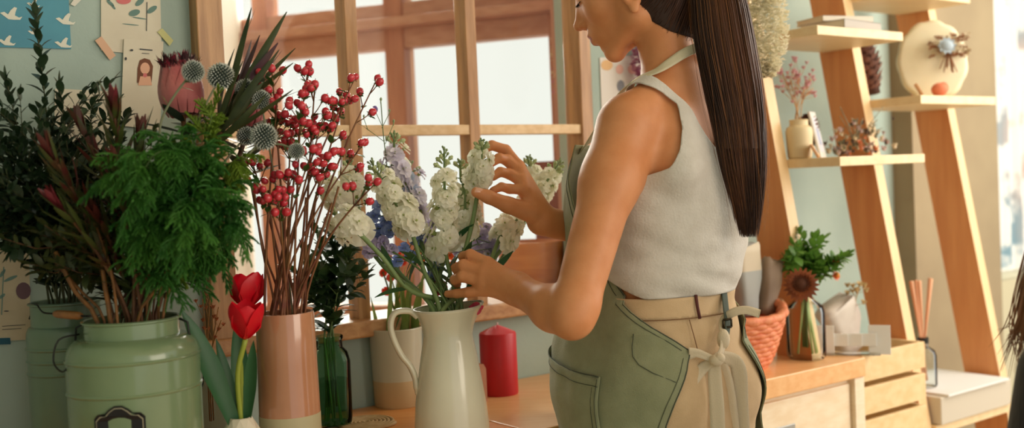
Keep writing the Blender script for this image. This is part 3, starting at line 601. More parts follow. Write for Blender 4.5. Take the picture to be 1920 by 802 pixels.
pinecone(zshelf(.75, .24, 1.262)+Vector((0, 0, .012)), .10, .034, (.1, -.1, 1), 'dark pine cone behind the tall pale card on the lower shelf')
# scalloped plaque with dried posy, and rose lump
q = zshelf(1.24, .30, 1.412); b = MB(); n_ = 72; R_ = Matrix.Rotation(WROT-.75, 3, 'Z') @ Matrix.Rotation(-.10, 3, 'X')
fr = []; bk = []
for j in range(n_):
    a = 2*math.pi*j/n_; rr = 1+.045*abs(math.sin(a*5.5)); x = .090*rr*math.cos(a)*(1.0); z = .110*rr*math.sin(a); z = max(z, -.100)
    fr.append(q+R_ @ Vector((x, -.007, z+.104))); bk.append(q+R_ @ Vector((x, .007, z+.104)))
fi = [q+R_ @ Vector((0.92*(.090)*math.cos(2*math.pi*j/n_), -.011, .92*max(.110*math.sin(2*math.pi*j/n_), -.100)+.104)) for j in range(n_)]
b.add(fr+bk+fi, [tuple(range(2*n_, 3*n_))[::-1], tuple(range(n_, 2*n_))]+[(j, (j+1) % n_, n_+(j+1) % n_, n_+j) for j in range(n_)]+[(2*n_+j, 2*n_+(j+1) % n_, (j+1) % n_, j) for j in range(n_)])
tagp(b.build('scalloped_plaque', mat('ivory_wax', rgb(232, 222, 190), .4, c2=rgb(222, 208, 172), scale=8, sss=.1), loc=q), 'ivory scalloped wax plaque standing on the middle shelf', 'plaque'); PLQ = (q, R_)
# wedges
q = zshelf(1.15, .37, 1.412); b = MB(); b.ball(q+Vector((0, 0, .018)), (.022, .018, .018), 12, 8); b.ball(q+Vector((.012, .004, .022)), (.014, .014, .016), 10, 6)
tagp(b.build('felt_bird', mat('coral_felt', rgb(224, 128, 92), .8), loc=q), 'small coral felt ornament beside the scalloped plaque', 'ornament')
# reed diffuser, card, tray, low box
tq = P(1800, 722, 2.84)
M_GB = mat('grey_box', rgb(206, 196, 178), .6)
t_ = W(1.20, .26, .578); b = MB(); b.wbox(1.03, 1.375, .09, .42, .579, .650, .003); tagp(b.build('storage_box', M_GB, smooth=False, loc=t_), 'flat pale grey box on the lowest ladder board', 'box')
t_ = W(1.20, .30, .650)
b = MB(); b.box(W(1.20, .32, .6535), (.30, .22, .006), WROT, .001); tagp(b.build('paper_stack', mat('white_paper', rgb(232, 232, 230), .7), smooth=False, loc=t_), 'flat white papers on the pale grey box', 'paper')
q = W(1.10, .33, .657)
d_ = thing('reed_diffuser', 'glass reed diffuser with pale reeds at the foot of the ladder', 'diffuser', q)
b = MB(); b.lathe([(0, .002), (.030, .002), (.033, .006), (.033, .085), (.028, .098), (.013, .108), (.0125, .13), (.011, .13), (.0115, .107), (.027, .096), (.031, .084), (.031, .008), (0, .006)], 32, q, close=False); b.build('bottle', GLASSC, d_)
b = MB(); b.lathe([(.0128, .116), (.0145, .117), (.0145, .131), (.0128, .132)], 24, q, close=False); b.build('collar', M_WIRE, d_)
for k, (dx, dy) in enumerate(((-.045, 0), (-.025, .01), (-.008, -.01), (.04, .004), (.05, -.006))):
    b = MB(); e = q+WU*dx+WN*dy+Vector((0, 0, .285)); st = q-WU*dx*.35+Vector((0, 0, .015)); b.tube([st, (st+e)/2, e], [.0018, .0022, .006 if k in (1, 3, 0) else .004], 7); b.build('reed', mat('pink_reed', rgb(226, 168, 130), .7), d_)
o = leaning_card(W(1.09, .24, .657), .10, .20, -.1, 0, mat('card_white2', rgb(236, 236, 238), .7), mat('card_wash', rgb(226, 222, 234), .7), 'large white floral card behind the reed diffuser')
# ---------------------------------------------------------------- people: smooth implicit bodies turned into one continuous skin mesh
def smin(a, b, k):
    h = np.clip(.5+.5*(b-a)/k, 0, 1); return b*(1-h)+a*h-k*h*(1-h)
class Stack:
    """trunk given as elliptical sections: rows (z, half width, half depth, cx, cy), in body axes"""
    def __init__(s, rows, O, Lv, Fv, p=2.0, k=.02, n=0): s.r = np.array(rows, float); s.O = np.array(O, float); s.L = np.array(Lv, float); s.F = np.array(Fv, float); s.p = p; s.k = k
    def at(s, z): return [np.interp(z, s.r[:, 0], s.r[:, i]) for i in (1, 2, 3, 4)]
    def box(s): 
        m = s.r[:, 1:3].max(); return (np.array([s.O[0]-m-.1, s.O[1]-m-.1, s.r[0, 0]-.05]), np.array([s.O[0]+m+.1, s.O[1]+m+.1, s.r[-1, 0]+.05]))
    def d(s, P_):
        q = P_-s.O; z = P_[:, 2]; a, b, cx, cy = s.at(z); x = q @ s.L - cx; y = q @ s.F - cy
        r = (np.abs(x/a)**s.p+np.abs(y/b)**s.p)**(1/s.p); dd = (r-1)*np.minimum(a, b); return np.maximum(dd, np.maximum(z-s.r[-1, 0], s.r[0, 0]-z))
    def pt(s, th, z, off=0):
        a, b, cx, cy = [float(v) for v in s.at(z)]; sx, cy_ = math.sin(th), math.cos(th)
        x = cx+(a+off)*math.copysign(abs(sx)**(2/s.p), sx); y = cy+(b+off)*math.copysign(abs(cy_)**(2/s.p), cy_)
        return Vector((s.O[0]+s.L[0]*x+s.F[0]*y, s.O[1]+s.L[1]*x+s.F[1]*y, z))
class Cone:
    def __init__(s, a, b, ra, rb, k=.015): s.a = np.array(a, float); s.b = np.array(b, float); s.ra = ra; s.rb = rb; s.k = k
    def box(s): m = max(s.ra, s.rb)+s.k*1.2+.012; return (np.minimum(s.a, s.b)-m, np.maximum(s.a, s.b)+m)
    def d(s, P_):
        ba = s.b-s.a; pa = P_-s.a; h = np.clip(pa @ ba/max(ba @ ba, 1e-9), 0, 1); return np.linalg.norm(pa-h[:, None]*ba, axis=1)-(s.ra+(s.rb-s.ra)*h)
class Ell:
    def __init__(s, c, ax, r, k=.01, sub=False): s.c = np.array(c, float); s.ax = np.array(ax, float); s.r = np.array(r, float); s.k = k; s.sub = sub
    def box(s): m = s.r.max()+s.k*1.2+.012; return (s.c-m, s.c+m)
    def d(s, P_):
        q = (P_-s.c) @ s.ax.T; k0 = np.linalg.norm(q/s.r, axis=1); k1 = np.linalg.norm(q/(s.r**2), axis=1); return k0*(k0-1)/np.maximum(k1, 1e-9)
def field(prims, P_, big=.2):
    acc = np.full(len(P_), big)
    for p in prims:
        lo, hi = p.box(); m = np.all((P_ > lo) & (P_ < hi), axis=1)
        if not m.any(): continue
        d = p.d(P_[m]); a = acc[m]
        if getattr(p, 'sub', False): acc[m] = -smin(-a, d, p.k)
        else: acc[m] = np.where(a >= big, d, smin(a, d, p.k))
    return acc
def isomesh(prims, h, iso=0.0, lo=None, hi=None):
    los = np.array([p.box()[0] for p in prims]); his = np.array([p.box()[1] for p in prims])
    lo = np.maximum(los.min(0), lo) if lo is not None else los.min(0); hi = np.minimum(his.max(0), hi) if hi is not None else his.max(0)
    B = 8; nb = np.ceil((hi-lo)/(h*B)).astype(int)+1; n = nb*B
    bc = np.stack(np.meshgrid(*[np.arange(k) for k in nb], indexing='ij'), -1).reshape(-1, 3)
    cen = lo+(bc+.5)*B*h; dc = field(prims, cen)-iso; near = np.abs(dc) < B*h*1.25
    # also blocks where a primitive's own bounding box passes but centre value is unset
    V = np.full(tuple(n), 1.0, np.float32); sgn = dc.reshape(tuple(nb))
    V *= np.repeat(np.repeat(np.repeat(np.where(sgn < 0, -1, 1), B, 0), B, 1), B, 2)
    off = np.stack(np.meshgrid(*[np.arange(B)]*3, indexing='ij'), -1).reshape(-1, 3)
    sel = bc[near]
    for i in range(0, len(sel), 1500):
        idx = (sel[i:i+1500, None, :]*B+off[None]).reshape(-1, 3); v = field(prims, lo+idx*h)-iso; V[idx[:, 0], idx[:, 1], idx[:, 2]] = v
    S = V < 0; c = np.zeros(tuple(n-1), np.int8)
    sl = lambda A, dx, dy, dz: A[dx:A.shape[0]-1+dx, dy:A.shape[1]-1+dy, dz:A.shape[2]-1+dz]
    for dx in (0, 1):
        for dy in (0, 1):
            for dz in (0, 1): c += sl(S, dx, dy, dz)
    act = (c > 0) & (c < 8); ids = np.full(act.shape, -1, np.int64); cells = np.argwhere(act); ids[act] = np.arange(len(cells))
    acc = np.zeros((len(cells), 3)); cnt = np.zeros(len(cells))
    cor = [(a, b, d) for a in (0, 1) for b in (0, 1) for d in (0, 1)]
    for p in cor:
        for ax in range(3):
            if p[ax]: continue
            q = list(p); q[ax] = 1; v0 = V[cells[:, 0]+p[0], cells[:, 1]+p[1], cells[:, 2]+p[2]]; v1 = V[cells[:, 0]+q[0], cells[:, 1]+q[1], cells[:, 2]+q[2]]
            m = (v0 < 0) != (v1 < 0); t = np.where(m, v0/(np.where(m, v0-v1, 1)), 0); pos = np.tile(np.array(p, float), (len(cells), 1)); pos[:, ax] = t
            acc[m] += pos[m]; cnt[m] += 1
    vs = lo+(cells+acc/np.maximum(cnt, 1)[:, None])*h; quads = []
    for ax in range(3):
        a1, a2 = (ax+1) % 3, (ax+2) % 3
        A = np.take(S, range(0, S.shape[ax]-1), ax); Bq = np.take(S, range(1, S.shape[ax]), ax); e = np.argwhere(A != Bq)
        ok = (e[:, a1] > 0) & (e[:, a2] > 0) & (e[:, a1] < ids.shape[a1]) & (e[:, a2] < ids.shape[a2]); e = e[ok]; fl = S[e[:, 0], e[:, 1], e[:, 2]]
        def cid(d1, d2): t = e.copy(); t[:, a1] -= d1; t[:, a2] -= d2; return ids[t[:, 0], t[:, 1], t[:, 2]]
        q = np.stack([cid(1, 1), cid(0, 1), cid(0, 0), cid(1, 0)], 1); q[~fl] = q[~fl][:, ::-1]; quads.append(q)
    Q = np.concatenate(quads); Q = Q[(Q >= 0).all(1)]
    for it in range(2):
        f0 = field(prims, vs)-iso; g = np.stack([field(prims, vs+np.eye(3)[i]*1e-3)-iso-f0 for i in range(3)], 1)/1e-3
        g2 = np.maximum((g*g).sum(1), .05); vs = vs-g*np.clip(f0/g2, -h, h)[:, None]
    # light relaxation removes faceting
    for it in range(2):
        sm = np.zeros_like(vs); cn = np.zeros(len(vs))
        for i in range(4): np.add.at(sm, Q[:, i], vs[Q[:, (i+1) % 4]]+vs[Q[:, (i+3) % 4]]); np.add.at(cn, Q[:, i], 2)
        vs = vs*.6+(sm/np.maximum(cn, 1)[:, None])*.4
    return vs, Q
def vnormals(vs, F):
    n = np.zeros_like(vs); fn = np.cross(vs[F[:, 1]]-vs[F[:, 0]], vs[F[:, 2]]-vs[F[:, 0]])
    for i in range(F.shape[1]): np.add.at(n, F[:, i], fn)
    return n/np.maximum(np.linalg.norm(n, axis=1), 1e-12)[:, None]
def clipmesh(vs, Q, g):
    """keep the part of the mesh where g > 0, cut exactly along g = 0"""
    vs = vs.tolist(); faces = []; cut = {}
    pos = g > 0; full = pos[Q].all(1); none = (~pos[Q]).all(1)
    faces = [list(map(int, q)) for q in Q[full]]
    for q in Q[~full & ~none]:
        out = []
        for i in range(4):
            a, b = int(q[i]), int(q[(i+1) % 4])
            if pos[a]: out.append(a)
            if pos[a] != pos[b]:
                k = (min(a, b), max(a, b))
                if k not in cut:
                    t = g[a]/(g[a]-g[b]); cut[k] = len(vs); vs.append([vs[a][j]+(vs[b][j]-vs[a][j])*t for j in range(3)])
                out.append(cut[k])
        if len(out) >= 3: faces.append(out)
    used = sorted({i for f in faces for i in f}); mp = {u: i for i, u in enumerate(used)}
    return [vs[u] for u in used], [[mp[i] for i in f] for f in faces]
def mesh_obj(name, vs, fs, mats, parent=None, loc=None, solid=0, sub=0, midx=None):
    o0 = np.array(parent.location if parent else (loc if loc is not None else (0, 0, 0))); me = bpy.data.meshes.new(name)
    me.from_pydata((np.array(vs)-o0).tolist(), [], [list(map(int, f)) for f in fs])
    for m in (mats if isinstance(mats, (list, tuple)) else [mats]): me.materials.append(m)
    me.polygons.foreach_set('use_smooth', [True]*len(me.polygons))
    if midx is not None: me.polygons.foreach_set('material_index', midx)
    me.update(); o = link(name, me, parent, (0, 0, 0) if parent else o0)
    if solid: md = o.modifiers.new('thickness', 'SOLIDIFY'); md.thickness = solid; md.offset = 1
    return o
def ribbon(name, pts, ws, nrm, m, parent, th=.0012, n=6, fold=0):
    """cloth tape through the points; nrm gives the facing at each point"""
    path = catmull(pts, n); k = len(path); W_ = np.interp(np.linspace(0, 1, k), np.linspace(0, 1, len(ws)), ws); N_ = catmull(nrm if isinstance(nrm, list) else [nrm]*len(pts), n); b = MB(); vs = []
    for i, q in enumerate(path):
        t = (path[min(i+1, k-1)]-path[max(i-1, 0)]).normalized(); nn = (N_[i]-t*N_[i].dot(t)).normalized(); x = t.cross(nn); w = W_[i]/2
        for (a, c) in ((-1, 0), (-.5, fold), (0, 0), (.5, -fold), (1, 0)): vs.append(q+x*w*a+nn*(th/2+c*w))
        for (a, c) in ((-1, 0), (-.5, fold), (0, 0), (.5, -fold), (1, 0)): vs.append(q+x*w*a-nn*(th/2-c*w))
    fs = []
    for i in range(k-1):
        a = i*10; c = a+10
        for j in range(4): fs.append((a+j, a+j+1, c+j+1, c+j)); fs.append((a+5+j, c+5+j, c+6+j, a+6+j))
        fs.append((a, c, c+5, a+5)); fs.append((a+4, a+9, c+9, c+4))
    for a in (0, (k-1)*10):
        for j in range(4): fs.append((a+j, a+5+j, a+6+j, a+j+1))
    b.add(vs, fs); return b.build(name, m, parent)
npv = lambda v: np.array(v, float)
# ---- the florist
BF = Vector((-.64, .77, 0)).normalized(); BL = Vector((-BF.y, BF.x, 0)); BO = Vector((.285, 1.868, 0))
TR = [(.80, .156, .126, .018, .014), (.88, .151, .122, .018, .014), (.94, .137, .111, .018, .012), (.99, .124, .098, .018, .008), (1.03, .114, .090, .018, .008), (1.08, .118, .089, .008, .006), (1.13, .129, .094, -.010, .004), (1.18, .140, .102, -.020, .004), (1.24, .147, .105, -.020, .006), (1.29, .145, .095, -.012, .002), (1.33, .125, .076, -.004, -.004), (1.365, .086, .058, 0, -.010), (1.39, .055, .048, 0, -.012), (1.41, .04, .04, 0, -.01)]
trunk = Stack(TR, BO, BL, BF, 2.15)
def bp(x, y, z): return BO+BL*x+BF*y+Vector((0, 0, z))                # body axes: x her left, y front
HPHI, HPIT = math.radians(68), math.radians(24)
hf = Vector((-math.sin(HPHI)*math.cos(HPIT), math.cos(HPHI)*math.cos(HPIT), -math.sin(HPIT))); hl = Vector((-math.cos(HPHI), -math.sin(HPHI), 0)); hu = hf.cross(hl)
if hu.z < 0: hu = -hu
HO = Vector((.214, 1.871, 1.590))
def hp(x, y, z): return HO+hl*x+hf*y+hu*z
HA = [list(hl), list(hf), list(hu)]
def hrot(rx=0, ry=0, rz=0):
    M = Matrix((hl, hf, hu)).transposed() @ Matrix.Rotation(rz, 3, 'Z') @ Matrix.Rotation(ry, 3, 'Y') @ Matrix.Rotation(rx, 3, 'X'); return [list(M.col[i]) for i in range(3)]
sh_l = P(1172, 240, 1.775); el_l = P(1072, 596, 1.66); wr_l = P(968, 541, 1.805)
sh_r = bp(-.155, -.005, 1.335); el_r = Vector((.285, 2.115, 1.095)); wr_r = P(1016, 412, 1.985)
torso_p = [trunk,
    Ell(bp(.062, .085, 1.215), HA if 0 else [list(BL), list(BF), [0, 0, 1]], (.052, .045, .055), .03), Ell(bp(-.062, .085, 1.215), [list(BL), list(BF), [0, 0, 1]], (.052, .045, .055), .03),
    Cone(bp(.03, -.02, 1.40), sh_l+Vector((.01, 0, .018)), .034, .036, .03), Cone(bp(-.03, -.02, 1.40), sh_r+Vector((0, 0, .018)), .034, .036, .03),
    Cone(bp(.07, -.075, 1.26), bp(.055, -.06, 1.34), .03, .02, .03), Cone(bp(-.07, -.075, 1.26), bp(-.055, -.06, 1.34), .03, .02, .03)]
neck_p = [Cone(bp(0, -.018, 1.375), hp(0, -.028, -.075), .049, .047, .03)]
def arm(sh, el, wr, k=.028):
    d = (el-sh); f = wr-el
    return [Cone(sh, sh+d*.30, .049, .045, k), Cone(sh+d*.28, el-d*.06, .0445, .036, .03), Cone(el-d*.06, el, .035, .031, .02), Cone(el, el+f*.32, .0315, .0345, .015), Cone(el+f*.30, el+f*.93, .0345, .0245, .02), Cone(el+f*.9, wr, .0245, .0245, .015)]
def finger(pts, rs, k=.003):
    r = []
    for i in range(len(pts)-1): r.append(Cone(pts[i], pts[i+1], rs[i]*1.13, rs[i+1]*1.13, k))
    return r
def hand(wr, mcps, fingers, thumb, palm_n):
    """palm as a fan of bones from the wrist, then separate fingers"""
    pr = []
    for i, (m, r) in enumerate(mcps): pr.append(Cone(wr, m, .0225, r*1.12, .012))
    for i in range(3): pr.append(Cone(mcps[i][0], mcps[i+1][0], .0098, .0098, .008))
    pr += finger(thumb[0], thumb[1], .006)
    for pts, rs in fingers: pr += finger(pts, rs, .0032)
    return pr
def pp(*l): return [P(*q) for q in l]
LM = pp((914, 494, 1.835), (908, 511, 1.825), (906, 528, 1.822), (908, 543, 1.826))
left_hand = hand(wr_l, [(LM[0], .0105), (LM[1], .0105), (LM[2], .0102), (LM[3], .0095)],
    [([LM[0]]+pp((882, 478, 1.850), (869, 481, 1.872), (871, 491, 1.888)), [.0100, .0092, .0080, .0070]),
     ([LM[1]]+pp((869, 497, 1.838), (856, 503, 1.862), (860, 512, 1.880)), [.0100, .0092, .0080, .0070]),
     ([LM[2]]+pp((868, 518, 1.834), (853, 524, 1.856), (857, 532, 1.874)), [.0098, .0088, .0078, .0068]),
     ([LM[3]]+pp((878, 548, 1.834), (857, 550, 1.846), (839, 551, 1.860)), [.0092, .0080, .0070, .0060])],
    (pp((948, 520, 1.845), (915, 503, 1.875), (892, 492, 1.895), (872, 498, 1.908)), [.0150, .0115, .0095, .0080]), None)
RM = pp((972, 312, 1.995), (975, 325, 1.982), (979, 340, 1.970), (982, 355, 1.958))
right_hand = hand(wr_r, [(RM[0], .0108), (RM[1], .0105), (RM[2], .0102), (RM[3], .0095)],
    [([RM[0]]+pp((948, 281, 2.000), (922, 272, 1.990), (886, 292, 1.978)), [.0100, .0090, .0080, .0066]),
     ([RM[1]]+pp((950, 300, 1.985), (936, 296, 1.970), (921, 306, 1.962)), [.0098, .0090, .0080, .0068]),
     ([RM[2]]+pp((955, 326, 1.968), (938, 322, 1.955), (924, 332, 1.948)), [.0095, .0088, .0078, .0066]),
     ([RM[3]]+pp((955, 354, 1.955), (940, 350, 1.944), (924, 357, 1.938)), [.0088, .0080, .0070, .0060])],
    (pp((996, 398, 1.965), (952, 384, 1.940), (916, 369, 1.915), (893, 360, 1.905)), [.0175, .0130, .0105, .0085]), None)
head_p = [
    Ell(hp(0, -.012, .035), HA, (.074, .096, .085), .02), Ell(hp(0, .038, -.012), HA, (.060, .050, .078), .02), Cone(hp(.042, .0, -.072), hp(.010, .070, -.101), .016, .013, .024), Cone(hp(-.042, .0, -.072), hp(-.010, .070, -.101), .016, .013, .024),
    Cone(hp(.048, -.004, -.03), hp(.042, .0, -.072), .022, .016, .024), Cone(hp(-.048, -.004, -.03), hp(-.042, .0, -.072), .022, .016, .024),
    Ell(hp(0, .062, -.060), HA, (.034, .030, .036), .016), Ell(hp(0, .071, -.103), HA, (.016, .012, .012), .014), Ell(hp(.036, .052, -.026), HA, (.024, .022, .022), .02), Ell(hp(-.036, .052, -.026), HA, (.024, .022, .022), .02),
    Ell(hp(.031, .092, .004), HA, (.015, .010, .009), .012, True), Ell(hp(-.031, .092, .004), HA, (.015, .010, .009), .012, True), Ell(hp(.031, .0705, .0), HA, (.0135, .0135, .0120), .003), Ell(hp(-.031, .0705, .0), HA, (.0135, .0135, .0120), .003),
    Ell(hp(0, .076, -.018), HA, (.022, .022, .030), .014), Ell(hp(0, .074, -.062), HA, (.028, .024, .026), .014), Cone(hp(0, .080, .012), hp(0, .106, -.026), .0070, .0085, .012), Ell(hp(0, .108, -.029), HA, (.0105, .0095, .0085), .006), Ell(hp(.0115, .098, -.034), HA, (.0065, .009, .0065), .005), Ell(hp(-.0115, .098, -.034), HA, (.0065, .009, .0065), .005),
    Ell(hp(.006, .102, -.0425), HA, (.0026, .0040, .0022), .002, True), Ell(hp(-.006, .102, -.0425), HA, (.0026, .0040, .0022), .002, True),
    Ell(hp(0, .0925, -.0560), HA, (.019, .0095, .0060), .005), Ell(hp(0, .0905, -.0685), HA, (.017, .0100, .0068), .005), Ell(hp(0, .1050, -.0622), HA, (.020, .008, .0012), .0020, True),
    Ell(hp(0, .0915, -.0805), HA, (.016, .006, .004), .006, True)]
def ear(sx):
    a = hrot(rz=-.35*sx, rx=.12); c = hp(.0705*sx, -.012, -.044)
    A = np.array(a); off = lambda x, y, z: Vector(npv(c)+A[0]*x*sx+A[1]*y+A[2]*z)
    return [Ell(c, a, (.0065, .0165, .027), .005), Ell(off(.005, .0, .004), a, (.005, .0105, .018), .003, True), Ell(off(.0, .002, -.026), a, (.0055, .0085, .0085), .004), Cone(off(.003, .012, .02), off(.004, -.013, .012), .0030, .0030, .003), Cone(off(.004, -.013, .012), off(.003, -.008, -.014), .0030, .0032, .003), Ell(off(.001, .012, -.004), a, (.004, .0045, .007), .003)]
ears = ear(1)+ear(-1)
arms_p = arm(sh_l, el_l, wr_l)+arm(sh_r, el_r, wr_r)
body_prims = torso_p+neck_p+arms_p+left_hand+right_hand+head_p+ears
# skin, clothes, hair of the florist
SKIN = mat('warm_skin', rgb(219, 150, 102), .48, c2=rgb(210, 139, 90), scale=26, sss=.12, bump=.12, bscale=420, spec=.4)
LIPS = mat('rose_lip', rgb(176, 92, 80), .38, sss=.1); NAIL = mat('nail_pink', rgb(232, 178, 152), .25, coat=.4)
TANK = mat('offwhite_rib_knit', rgb(216, 211, 202), .9, c2=rgb(208, 202, 192), scale=40, bump=.5, bscale=260, sheen=.3)
APR = mat('sage_canvas', rgb(152, 156, 122), .85, c2=rgb(142, 147, 113), scale=30, bump=.5, bscale=500, sheen=.2)
SEAM = mat('apron_seam', rgb(70, 76, 62), .9); TIE = mat('cream_cotton_tie', rgb(222, 206, 178), .85, bump=.4, bscale=500); TROU = mat('beige_twill', rgb(216, 186, 146), .85, c2=rgb(206, 176, 136), scale=30, bump=.35, bscale=600)
HAIR = mat('dark_brown_hair', rgb(58, 32, 18), .42, c2=rgb(96, 56, 32), scale=26, stretch=(1, 1, .12), spec=.4); HAIR2 = mat('hair_light_strand', rgb(150, 98, 58), .4, spec=.4)
ME = thing('person', 'person in a sage canvas apron and off-white tank top arranging stock flowers, long dark ponytail', 'person', (BO.x, BO.y, 0))
vs, Q = isomesh(body_prims, .0028, lo=np.array([-9, -9, .865]))
cen = vs[Q].mean(1); q = (cen-npv(HO)) @ np.array(HA).T; x_, y_, z_ = q[:, 0], q[:, 1], q[:, 2]
lip = (y_ > .084) & (np.abs(x_) < .021) & (z_ < -.0510) & (z_ > -.0765) & (np.abs(x_)/.0215+np.abs((z_+.0635)/.0135)**2 < 1.0)
mi = np.zeros(len(Q), int); mi[lip] = 1
for (pr, bk) in ((left_hand, 1), (right_hand, 1)): pass
for a_, b_, n_ in ((P(893, 360, 1.905), P(916, 369, 1.915), CU-CF*.8), (P(872, 498, 1.908), P(892, 492, 1.895), CU)):
    d_ = npv((a_-b_).normalized()); n2 = npv(Vector(n_).normalized()); qq = cen-npv(a_); al = qq @ d_; up = qq @ n2; mi[(al > -.008) & (al < .006) & (up > .0052) & (np.linalg.norm(qq, axis=1) < .0125)] = 2
mesh_obj('body', vs, Q, [SKIN, LIPS, NAIL], ME, midx=mi)
def body_xyz(v): q = v-npv(BO); return q @ npv(BL), q @ npv(BF), v[:, 2]
# tank top
tv, tq = isomesh(torso_p+[Cone(bp(0, -.018, 1.375), bp(0, -.018, 1.40), .045, .045, .02)], .0045, iso=.0062, lo=np.array([-9, -9, 1.02]), hi=np.array([9, 9, 1.46]))
X, Y, Z = body_xyz(tv)
xa = np.interp(Z, [1.225, 1.244, 1.26, 1.29, 1.325, 1.366, 1.385, 1.40, 1.42], [.24, .128, .107, .090, .076, .070, .084, .104, .108]); xi = np.interp(Z, [1.24, 1.285, 1.30, 1.334, 1.371, 1.39, 1.405, 1.42], [-.06, 0, .012, .037, .054, .066, .078, .084])
hem = 1.046+.45*np.maximum(0, Y+.04)*(X > 0)+.25*np.maximum(0, Y+.04)*(X <= 0)
g = np.minimum(np.minimum(xa-np.abs(X), np.abs(X)-xi), Z-np.minimum(hem, 1.09))
nn = vnormals(tv, tq); t_ = np.clip((1.22-Z)/.16, 0, 1); fold = np.array([noise.noise(Vector((v[0]*9, v[1]*9, v[2]*34+v[0]*12))) for v in tv]); fold2 = np.array([noise.noise(Vector((v[0]*20, v[1]*20, v[2]*60))) for v in tv])
bil = np.exp(-((Z-1.085)/.03)**2)*.007
tv = tv+nn*(t_*(.0075*fold+.003*fold2+.002)+bil+.001*fold)[:, None]
cv, cf = clipmesh(tv, tq, g); mesh_obj('tank_top', cv, cf, TANK, ME, solid=.0022)
# trousers
hipj = {s_: bp(.012+.082*s_, .014, .86) for s_ in (1, -1)}
legs = []
for s_ in (1, -1): kn = bp(.010+.088*s_, .03, .47); an = bp(.01+.092*s_, -.01, .10); legs += [Cone(hipj[s_], kn, .076, .060, .015), Cone(kn, an, .064, .056, .03)]
hips = [Stack([r for r in TR if r[0] < 1.1], BO, BL, BF, 2.15)]+[Ell(bp(.015+.064*s_, -.050, .875), [list(BL), list(BF), [0, 0, 1]], (.066, .056, .075), .02) for s_ in (1, -1)]+legs
hv, hq = isomesh(hips, .006, iso=.005, hi=np.array([9, 9, 1.075])); X, Y, Z = body_xyz(hv)
fold = np.array([noise.noise(Vector((v[0]*10, v[1]*10, v[2]*22))) for v in hv]); hv = hv+vnormals(hv, hq)*(.003*fold)[:, None]
cv, cf = clipmesh(hv, hq, np.minimum(1.040-Z, Z-.05)); tr_ = mesh_obj('trousers', cv, cf, TROU, ME, solid=.0015)
wv, wq = isomesh(hips, .006, iso=.0085, lo=np.array([-9, -9, .99]), hi=np.array([9, 9, 1.08])); X, Y, Z = body_xyz(wv); cv, cf = clipmesh(wv, wq, np.minimum(1.046-Z, Z-1.012)); mesh_obj('waistband', cv, cf, TROU, ME, solid=.002)
tsk = Stack([r for r in TR if r[0] < 1.33], BO, BL, BF, 2.15)
from mathutils.bvhtree import BVHTree
TBV = BVHTree.FromPolygons([Vector(v) for v in hv], [list(map(int, f_)) for f_ in hq])
def outer(q, gap):
    # keep the point at least gap outside the trousers, measured from the hip axis
    ax = Vector((BO.x-.016, BO.y+.004, q.z)); d = q-ax; d.z = 0
    if q.z > 1.045 or d.length < 1e-4: return q
    L_ = d.length; d.normalize(); h_ = TBV.ray_cast(ax+d*.6, -d)
    if h_[0] is None: return q
    r_ = (h_[0]-ax); r_.z = 0; return ax+d*max(L_, r_.length+gap)
def tb(deg, z, off): return outer(tsk.pt(math.radians(deg), z, off), off)
b = MB(); b.tube([tb(162, 1.049, .012), tb(163, 1.03, .0135), tb(164, 1.010, .012)], .0028, 6, flat=.5); b.build('belt_loop', mat('maroon_loop', rgb(88, 40, 34), .8), ME)
b = MB(); b.tube([tb(a, 1.012, .0085) for a in range(90, 271, 6)], .0007, 5); b.tube([tb(156, 1.010, .0075), tb(158, .985, .009), tb(160, .955, .012)], .0008, 5); b.build('trouser_seam', mat('trouser_seam', rgb(130, 92, 60), .9), ME)
for s_ in (1, -1):
    b = MB(); q = bp(.01+.092*s_, .03, .045); M_ = Matrix((BL, BF, Vector((0, 0, 1)))).transposed(); b.ball(q, (.043, .115, .048), 16, 10, M=M_); b.box(q+BF*.0-Vector((0, 0, .033)), (.08, .22, .022), rot=M_, bev=.008); b.tube([bp(.01+.092*s_, -.02, .05), bp(.01+.092*s_, -.012, .13)], [.046, .044], 14); b.build('shoe', mat('brown_leather', rgb(96, 62, 42), .5), ME)
# apron
SKR = [(.45, .20, .16, .012, .012), (.75, .170, .14, .016, .012)]+[(r[0], r[1]+(.006 if r[0] < .95 else 0), r[2]+.006, r[3], r[4]) for r in TR if .85 < r[0] < 1.32]
SKb = Stack(SKR, BO, BL, BF, 2.1); FZ = ([.45, .79, .86, .95, 1.03, 1.1, 1.18, 1.26, 1.31], [.035, .045, .09, .115, .125, .128, .128, .100, .07])
def ap(deg, z, off=0, wr=True):
    th = math.radians(deg); q = SKb.pt(th, z, .009+off)+BF*float(np.interp(z, *FZ))*(.5+.5*math.cos(th))**1.5
    if wr: 
        o = q-Vector((BO.x, BO.y, 0)); n_ = Vector((o.x, o.y, 0)).normalized(); q = q+n_*(.0040*noise.noise(Vector((deg*.035, z*16+deg*.05, 3)))+.0030*noise.noise(Vector((deg*.09, z*9-deg*.03, 9)))+(.010*math.sin(deg*.075)*max(0, .9-z)))
    return outer(q, (.0075 if z < .985 else .0125)+off)
EZ = [.45, .84, .885, .925, .960, .980, 1.005, 1.035, 1.065, 1.095, 1.125, 1.20, 1.28, 1.31]; EL = [118, 136, 143, 150, 154, 142, 127, 112, 103, 94, 86, 66, 48, 42]
def edge(z): return float(np.interp(z, EZ, EL))
zs = sorted(set([.45+.012*i for i in range(72)]+[.96, 1.31])); nu = 72; vs = []; fs = []
for z in zs:
    e = edge(z)
    for j in range(nu+1): vs.append(ap(-e+2*e*j/nu, z))
for i in range(len(zs)-1):
    for j in range(nu): a = i*(nu+1)+j; fs.append((a, a+1, a+nu+2, a+nu+1))
apo = mesh_obj('apron', vs, fs, APR, ME, solid=.0018)
b = MB()
